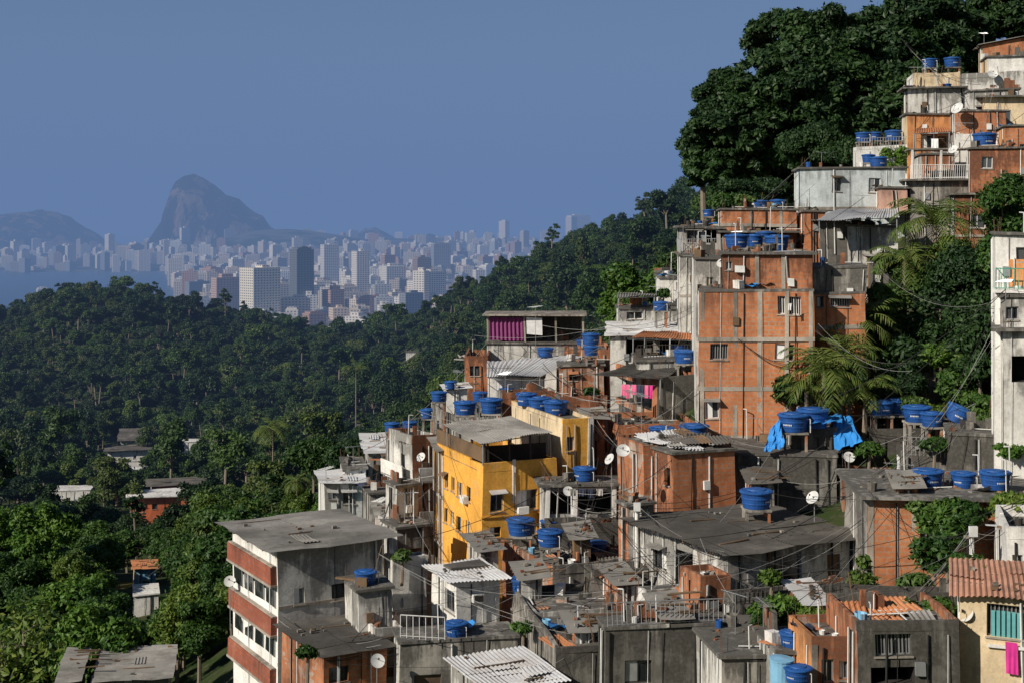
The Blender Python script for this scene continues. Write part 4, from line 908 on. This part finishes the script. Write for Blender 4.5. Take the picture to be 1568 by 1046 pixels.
def scatter(name,P,R_,S,I,coll):
    me=bpy.data.meshes.new(name); me.vertices.add(len(P)); me.vertices.foreach_set('co',np.asarray(P,np.float32).ravel())
    a=me.attributes.new('rot','FLOAT_VECTOR','POINT'); a.data.foreach_set('vector',np.asarray(R_,np.float32).ravel())
    a=me.attributes.new('scl','FLOAT_VECTOR','POINT'); a.data.foreach_set('vector',np.asarray(S,np.float32).ravel())
    a=me.attributes.new('kind','INT','POINT'); a.data.foreach_set('value',np.asarray(I,np.int32))
    o=addobj(name,me); ng=bpy.data.node_groups.new(name,'GeometryNodeTree')
    ng.interface.new_socket('Geometry',in_out='INPUT',socket_type='NodeSocketGeometry'); ng.interface.new_socket('Geometry',in_out='OUTPUT',socket_type='NodeSocketGeometry')
    gi=ng.nodes.new('NodeGroupInput');go=ng.nodes.new('NodeGroupOutput'); ip=ng.nodes.new('GeometryNodeInstanceOnPoints'); ci=ng.nodes.new('GeometryNodeCollectionInfo')
    ci.inputs['Collection'].default_value=coll; ci.inputs['Separate Children'].default_value=True; ci.inputs['Reset Children'].default_value=True
    def na(nm,t): n_=ng.nodes.new('GeometryNodeInputNamedAttribute'); n_.data_type=t; n_.inputs['Name'].default_value=nm; return n_.outputs['Attribute']
    L=ng.links.new; L(gi.outputs[0],ip.inputs['Points']); L(ci.outputs[0],ip.inputs['Instance']); ip.inputs['Pick Instance'].default_value=True
    L(na('kind','INT'),ip.inputs['Instance Index']); L(na('rot','FLOAT_VECTOR'),ip.inputs['Rotation']); L(na('scl','FLOAT_VECTOR'),ip.inputs['Scale']); L(ip.outputs[0],go.inputs[0])
    md=o.modifiers.new('instances','NODES'); md.node_group=ng; return o
lim=([-900,0,330,420,600,800,1050,1300,2400],[78,88,96,113,125,133,140,150,160])
Pf=[];Pn=[]
RPa=np.array(RP)
sp=4.6; xs=np.arange(-420,330,sp); ys=np.arange(80,760,sp)
for y in ys:
    for x in xs:
        jx,jy=x+rng.uniform(-2.5,2.5),y+rng.uniform(-2.5,2.5); px=jx/jy*F+CX
        if px<-260 or px>1500: continue
        if jy<np.interp(px,*lim): continue
        if jy>350 and px>1200: continue
        sc=1.0;skip=False
        for (hx,hy,w) in FH:
            if abs(jx-hx*jy/hy)<w*.5+1.2:
                if -3.5<jy-hy<8: skip=True;break
                if -36*min(1.3,hy/230)<jy-hy<=-3.5: sc=min(sc,.24+.0105*(hy-jy)) # low garden planting in front
        if skip: continue
        if 225<jy<255 and px<260:
            dd=np.hypot(RPa[:,0]-jx,RPa[:,1]-jy).min()
            if dd<2.6: continue
        (Pn if jy<190 and px<1000 else Pf).append((jx,jy,sc))
def emit(name,P,coll,k,smin,smax):
    P=np.array(P); sc=P[:,2]; P=P[:,:2]; z=np.concatenate([ground(P[i:i+4000,0],P[i:i+4000,1]) for i in range(0,len(P),4000)]); n_=len(P)
    big=vn(P[:,0],P[:,1],.05)*.14
    s=(smin+(smax-smin)*rng.random(n_)**1.2+big)*np.where(rng.random(n_)<.08,1.35,1)*sc; S=np.stack([s*rng.uniform(.85,1.2,n_),s*rng.uniform(.85,1.2,n_),s*rng.uniform(.75,1.2,n_)],-1)
    R_=np.stack([rng.uniform(-.12,.12,n_),rng.uniform(-.12,.12,n_),rng.uniform(0,6.28,n_)],-1)
    scatter(name,np.column_stack([P,z-.6*sc]),R_,S,np.where(rng.random(n_)<.7,rng.integers(0,k-1,n_),rng.integers(0,k,n_)),coll)
emit('forest',Pf,col,NT,.58,1.2); emit('near_forest',Pn,coln,6,.62,1.08)
def tree(name,px,pyc,D,R,Hc,mat,seed,per=420,size=.42,nb=40,flat=.85,br=(.16,.34)):
    p=pt(px,pyc,D); zg=gz(p.x,p.y); top=p.z+Hc/2; H_=max(top-zg,Hc*.9); me=treemesh(name,H_,R,Hc,nb,per,size,seed,mat,trunk=.35,br=br,flat=flat,bend=.6); addobj(name,me,(p.x,p.y,top-H_))
for i,(px,py,D,R,Hc) in enumerate([(1175,180,140,8.8,15),(1270,125,148,9.5,17),(1380,85,150,9,15),(1112,225,136,5.2,9),(1080,258,134,3.6,4.5),(1290,220,142,8,9),(1465,50,155,5,7),(1545,25,160,7,8),(1400,160,138,6,9),(1215,75,150,6.0,9),(1120,150,140,4.5,7)]):
    tree('large_leafy_tree',px,py,D,R,Hc,'leaf_dark',300+i,per=330,size=.62,nb=int(80+R*9),br=(.07,.19))
def bush(px,py,D,r,mat,seed,rz=None,per=900,size=.3):
    p=pt(px,py,D); rg=np.random.default_rng(seed); rz=rz or r; bl=[]
    for i in range(12): d=rg.normal(size=3); d/=np.linalg.norm(d); q=r*rg.uniform(.3,.5); bl.append((d*np.array([r,r*.8,rz])*.6,(q,q,q*rz/r)))
    V,Fc=leaves(bl,per,size,rg); me=bpy.data.meshes.new('shrub'); v,f=tube_np([(0,0,-rz-1.2),(.05,0,-rz*.3),(0,.1,rz*.4)],[.09,.07,.03],6)
    fastmesh(me,np.concatenate([V,v]),np.concatenate([Fc,f+len(V)]),[0]*len(Fc)+[1]*len(f)); me.materials.append(MATS[mat]); me.materials.append(MATS['bark']); addobj('leafy_shrub',me,p)
BS=[(1480,440,84,2.6,'leaf_dark',3.0),(1500,520,80,2.2,'leaf_dark',2.4),(1440,500,84,2.0,'leaf_dark',2.6),(1535,330,88,2.0,'leaf_near',2.0),(1400,450,88,1.8,'leaf_bright',1.6),(1350,480,86,1.8,'leaf_bright',1.8),(1330,540,82,1.7,'leaf_near',2.2),(1380,560,80,1.5,'leaf_dark',1.6),
 (1300,590,79,1.5,'leaf_dark',1.5),(1540,400,80,1.6,'leaf_near',1.6),(1460,390,88,1.6,'leaf_near',1.2),(1550,300,92,1.6,'leaf_near',1.4),(1340,610,79,1.2,'leaf_dark',.9),(1500,560,78,1.4,'leaf_dark',1.0),(1370,410,90,1.5,'leaf_bright',1.1),(1545,560,72,1.0,'leaf_near',.8),
 (1450,810,60,1.2,'leaf_near',1.3),(1430,850,58,1.0,'leaf_near',.9),(1480,790,60,1.0,'leaf_near',.6),(1400,895,56,.8,'leaf_bright',.5),(1540,775,60,1.1,'leaf_near',.5),(1420,775,61,.9,'leaf_bright',.4),(1350,735,70,.9,'leaf_near',.35),(1390,735,68,.7,'leaf_bright',.35),
 (1200,940,57,1.3,'leaf_near',.7),(1250,950,56,.8,'leaf_near',.5),(1175,960,56,.7,'leaf_near',.5),(1340,930,53,.7,'leaf_bright',.35),(1440,935,52,.8,'leaf_near',.4),(1320,880,58,.7,'leaf_near',.8),(1380,930,52,.6,'leaf_near',.3),(615,850,70,.6,'leaf_bright',.3),
 (480,700,112,2.2,'leaf_near',1.6),(530,700,108,1.6,'leaf_dark',1.3),(1130,300,118,2.6,'leaf_dark',1.2),(1180,300,122,2.8,'leaf_dark',1.4),(1110,312,110,1.3,'leaf_near',.8),(1240,230,125,3,'leaf_dark',2.4),(1370,250,112,1.5,'leaf_near',1.5),(1300,250,118,2,'leaf_dark',2),
 (1140,310,106,.9,'leaf_bright',.5),(1210,600,79,1.0,'leaf_near',.9),(1550,690,66,.8,'leaf_near',.4),(1430,680,71,.9,'leaf_near',.4),(1180,885,59,.6,'leaf_near',.3),(1330,690,73,.8,'leaf_near',.4),(1015,450,105,.6,'leaf_near',.4),(1290,480,83,1.1,'leaf_bright',.8),(1400,620,77.5,.9,'leaf_bright',.5),(1500,620,75,1.1,'leaf_near',.6),(1460,545,80,1.2,'leaf_bright',.9),(1480,865,54,.8,'leaf_near',.5),(1500,880,53,.6,'leaf_bright',.3),
 (1060,695,76,.6,'leaf_bright',.3),(905,600,92,.6,'leaf_near',.3),(800,960,62.5,.5,'leaf_near',.25),(470,1000,61,.5,'leaf_near',.3),(1465,595,79,1.3,'leaf_near',1.1),(1395,590,79,1.0,'leaf_dark',1.0),(1430,545,80,1.1,'leaf_near',.8),(1490,640,74,.9,'leaf_bright',.5),(1435,630,77,.9,'leaf_near',.5)]
for i,b in enumerate(BS): bush(b[0],b[1],b[2],b[3],b[4],400+i,b[5])
def palm(px,py,D,L,seed,nf=18):
    p=pt(px,py,D); zg=gz(p.x,p.y); rg=random.Random(seed); B=MB(); h=max(1.5,p.z-zg+.5); bx=rg.uniform(-.4,.4); prev=Vector((p.x+bx,p.y,p.z-h)); K=8
    for i in range(1,K+1): t=i/K; c=Vector((p.x+bx*(1-t)**2,p.y,p.z-h+h*t)); B.tube(prev,c,.17-.06*(i-1)/K,'bark',.165-.06*i/K,n=8); prev=c
    for i in range(nf):
        az=i*2.4+rg.uniform(-.2,.2); el=rg.uniform(.0,1.35); d=Vector((math.cos(az),math.sin(az),0)); LL_=L*rg.uniform(.85,1.15); K=16; prev=p.copy(); ang=el; sd=Vector((-d.y,d.x,0)); dr=rg.uniform(.05,.085)
        for k in range(K):
            ang-=dr+.006*k; st=d*math.cos(ang)+Vector((0,0,math.sin(ang))); c=prev+st*LL_/K; B.tube(prev,c,.025*(1-k/K)+.006,'leaf_palm',n=3)
            if k>0:
                ll=L*.24*math.sin(math.pi*(k+1.2)/(K+2.2))+.08
                for s_ in(-1,1):
                    o=prev.lerp(c,rg.uniform(0,.6)); tip=o+(sd*s_*.85+st*.75+Vector((0,0,-.25-rg.uniform(0,.3))))*ll*rg.uniform(.8,1.15); w=st*.05*max(1,L/3)
                    md=o.lerp(tip,.5)+Vector((0,0,.05)); B.poly([o-w*.6,o+w*.6,md+w],'leaf_palm'); B.poly([o-w*.6,md+w,md-w],'leaf_palm'); B.poly([md-w,md+w,tip],'leaf_palm')
            prev=c
    B.done('palm_tree',solid=False)
palm(1262,570,77.5,2.9,1,24); palm(1312,500,82,2.9,2,22); palm(1290,545,79,2.5,3,20); palm(1432,345,88,3.6,4,28); palm(1385,400,87,2.6,5,18); palm(1235,600,78,1.8,6,16); palm(1325,600,78,2.2,7,18); palm(418,658,215,4,8,22); palm(545,565,330,4,9,14); palm(455,735,190,2.6,10,16)
# ---------------------------------------------------------------- distant city
def city(name,items):
    V=[];Fc=[];Uv=[];Co=[]
    for (x,y,z,w,d,h,yaw,c) in items:
        R=np.array([math.cos(yaw),math.sin(yaw)]);L=np.array([-R[1],R[0]])
        def bx(w,d,z0,z1,ox=0,oy=0,cc=c):
            o=np.array([x,y])+R*ox+L*oy; P=[o-R*w/2-L*d/2,o+R*w/2-L*d/2,o+R*w/2+L*d/2,o-R*w/2+L*d/2]; b=len(V)
            for q in P: V.append((q[0],q[1],z0))
            for q in P: V.append((q[0],q[1],z1))
            for i in range(4):
                j=(i+1)%4; l=w if i%2==0 else d; Fc.append((b+i,b+j,b+4+j,b+4+i)); Uv.extend([(0,0),(l,0),(l,z1-z0),(0,z1-z0)]); Co.extend([cc]*4)
            Fc.append((b+4,b+5,b+6,b+7)); Uv.extend([(0,0)]*4); Co.extend([tuple(k*.75 for k in cc)]*4)
        bx(w,d,z-12,z+h)
        bx(w*rnd.uniform(.25,.5),d*rnd.uniform(.3,.6),z+h+.01,z+h+rnd.uniform(2.5,6),rnd.uniform(-.15,.15)*w,0)
        if rnd.random()<.3: bx(w*.8,d*.8,z+h+.02,z+h+2.4)
    me=bpy.data.meshes.new(name); fastmesh(me,V,Fc); uv=me.uv_layers.new(name='UVMap'); uv.data.foreach_set('uv',np.array(Uv,np.float32).ravel())
    ca=me.color_attributes.new('Col','FLOAT_COLOR','CORNER'); ca.data.foreach_set('color',np.array([(*c,1) for c in Co],np.float32).ravel())
    me.materials.append(MATS['city_facade']); addobj(name,me)
PAL=[(.82,.74,.64)]*6+[(.72,.62,.51)]*4+[(.58,.49,.39)]*2+[(.54,.32,.22),(.44,.27,.19),(.26,.28,.30),(.48,.49,.50),(.76,.60,.45),(.44,.38,.33),(.86,.81,.74),(.86,.81,.74)]
items=[]
def addb(px,D,w,d,h,yaw=None,c=None):
    x=U(px)*D; z=gz(x,D); items.append((x,D,z,w,d,h,rnd.uniform(.2,1.0) if yaw is None else yaw,c or rnd.choice(PAL)))
D=1800.0
cand=[]
while D<6700:
    step=35+D*.0034; xw=U(-120)*D
    while xw<U(1000)*D:
        cand.append((xw+rnd.uniform(-10,10),D+rnd.uniform(-14,14))); xw+=step*rnd.uniform(.75,1.25)
    D+=step*1.1
cand=np.array(cand); zz=np.concatenate([ground(cand[i:i+4000,0],cand[i:i+4000,1]) for i in range(0,len(cand),4000)]); ln=land(cand[:,0]/cand[:,1],cand[:,1])
for (x,y),z_,l in zip(cand,zz,ln):
    px=x/y*F+CX
    if not l: continue
    if z_>-85: continue
    if vn(x,y,.0035)>.62 and rnd.random()<.6: continue
    if px>905 : continue
    if y<2750 and px<300: continue
    if y<2700 and px<430 and rnd.random()<.6: continue
    if y>4400 and px<270 and rnd.random()<.35: continue
    h=rnd.choice([14,18,22,26,30,34,38,42,46,52]); 
    if y>3600: h*=rnd.uniform(.85,1.5)
    if rnd.random()<.06: h*=1.5
    if rnd.random()<.12: h=10
    items.append((x,y,z_,rnd.uniform(16,42),rnd.uniform(13,26),h,rnd.choice([.15,.25,.35,.6,.9,1.2])+rnd.uniform(-.08,.08),rnd.choice(PAL)))
for q in [(350,5200,30,20,25),(362,3400,32,20,65),(422,3900,28,20,90),(108,4900,30,24,75),(22,4900,20,20,90),(168,5100,26,24,105),(65,2900,22,20,35),(207,4800,60,20,70),(600,3000,50,22,60),(772,5600,30,30,120),(720,5200,34,28,80),
 (886,6100,95,40,110),(875,5900,40,30,95),(700,3900,50,22,60),(590,2300,30,22,25),(330,2550,40,20,40),(820,4300,50,20,60),(850,4600,40,20,65),(890,5000,60,20,60),(258,5200,60,25,50),(280,5000,50,25,45),(455,4700,30,22,90),(535,4600,30,22,80),(560,4200,26,22,90),(620,4500,28,22,85),(655,4300,40,22,70),(740,4600,34,22,75),(790,4700,30,22,85),(690,4700,30,22,80),(515,5000,40,22,30)]:
    addb(*q)
city('distant_city_buildings',items)
def tower(name,px,D,w,d,top,yaw,c):
    x=U(px)*D; zt=(HY-top)/F*D; z=gz(x,D); city(name,[(x,D,z,w,d,zt-z,yaw,c)])
tower('cream_office_tower',398,1900,42,34,410,.75,(.86,.77,.62)); tower('dark_glass_tower',462,2050,27,24,382,.6,(.16,.17,.18)); tower('white_apartment_tower',552,2500,24,24,385,.5,(.78,.72,.64)); tower('brown_apartment_tower',646,2600,28,22,396,.5,(.3,.22,.18)); tower('grey_apartment_tower',675,3300,42,20,374,.4,(.3,.32,.35))
tower('pink_apartment_block',345,2100,36,20,425,.6,(.58,.39,.31)); tower('brick_red_apartment_block',578,2150,38,20,455,.5,(.48,.25,.18)); tower('white_apartment_block',603,2600,38,22,408,.5,(.80,.75,.68)); tower('white_apartment_tower',487,2300,28,22,436,.6,(.78,.72,.64)); tower('white_apartment_tower',640,2250,28,22,430,.6,(.8,.74,.66)); tower('cream_apartment_block',530,2350,36,22,440,.5,(.74,.61,.46)); tower('white_apartment_tower',505,3000,34,22,375,.5,(.7,.66,.6))
# ---------------------------------------------------------------- air: thin homogeneous haze over the bay and city
m=bpy.data.materials.new('air_haze'); m.use_nodes=True; nt=m.node_tree; nt.nodes.clear(); out=nt.nodes.new('ShaderNodeOutputMaterial')
ab=nt.nodes.new('ShaderNodeVolumeAbsorption'); em=nt.nodes.new('ShaderNodeEmission'); ad=nt.nodes.new('ShaderNodeAddShader'); SG=1/4300
ab.inputs['Color'].default_value=(0,0,0,1); ab.inputs['Density'].default_value=SG; em.inputs['Color'].default_value=(.126,.208,.392,1); em.inputs['Strength'].default_value=SG  # haze glows by itself: emission stands in for scattered daylight
nt.links.new(ab.outputs[0],ad.inputs[0]); nt.links.new(em.outputs[0],ad.inputs[1]); nt.links.new(ad.outputs[0],out.inputs['Volume'])
B=MB(); MATS['air_haze']=m; B.box((-25000,190,-220),(50000,0,0),(0,40000,0),(0,0,1200),'air_haze'); B.done('atmospheric_haze',solid=False)
# ---------------------------------------------------------------- light, sky, camera
S=Vector((-.70,-.50,.54)).normalized(); el=math.asin(S.z)
w=bpy.data.worlds.new('World'); scene.world=w; w.use_nodes=True; nt=w.node_tree; bg=nt.nodes['Background']
sk=nt.nodes.new('ShaderNodeTexSky'); sk.sky_type='NISHITA'; sk.sun_disc=False; sk.sun_elevation=el; sk.sun_rotation=math.atan2(S.x,S.y); sk.altitude=200; sk.air_density=1.0; sk.dust_density=.3; sk.ozone_density=2.5
nt.links.new(sk.outputs[0],bg.inputs[0]); bg.inputs[1].default_value=.05
l=bpy.data.lights.new('sun','SUN'); l.energy=5.0; l.angle=math.radians(.5); l.color=(1,.92,.79); lo=addobj('sun',l); lo.rotation_euler=S.to_track_quat('Z','Y').to_euler()
cam=bpy.data.cameras.new('camera'); cam.lens=50; cam.sensor_width=36; cam.shift_y=-178/1568; cam.clip_start=.5; cam.clip_end=90000
co=addobj('camera',cam); co.rotation_euler=(math.radians(90),0,0); scene.camera=co
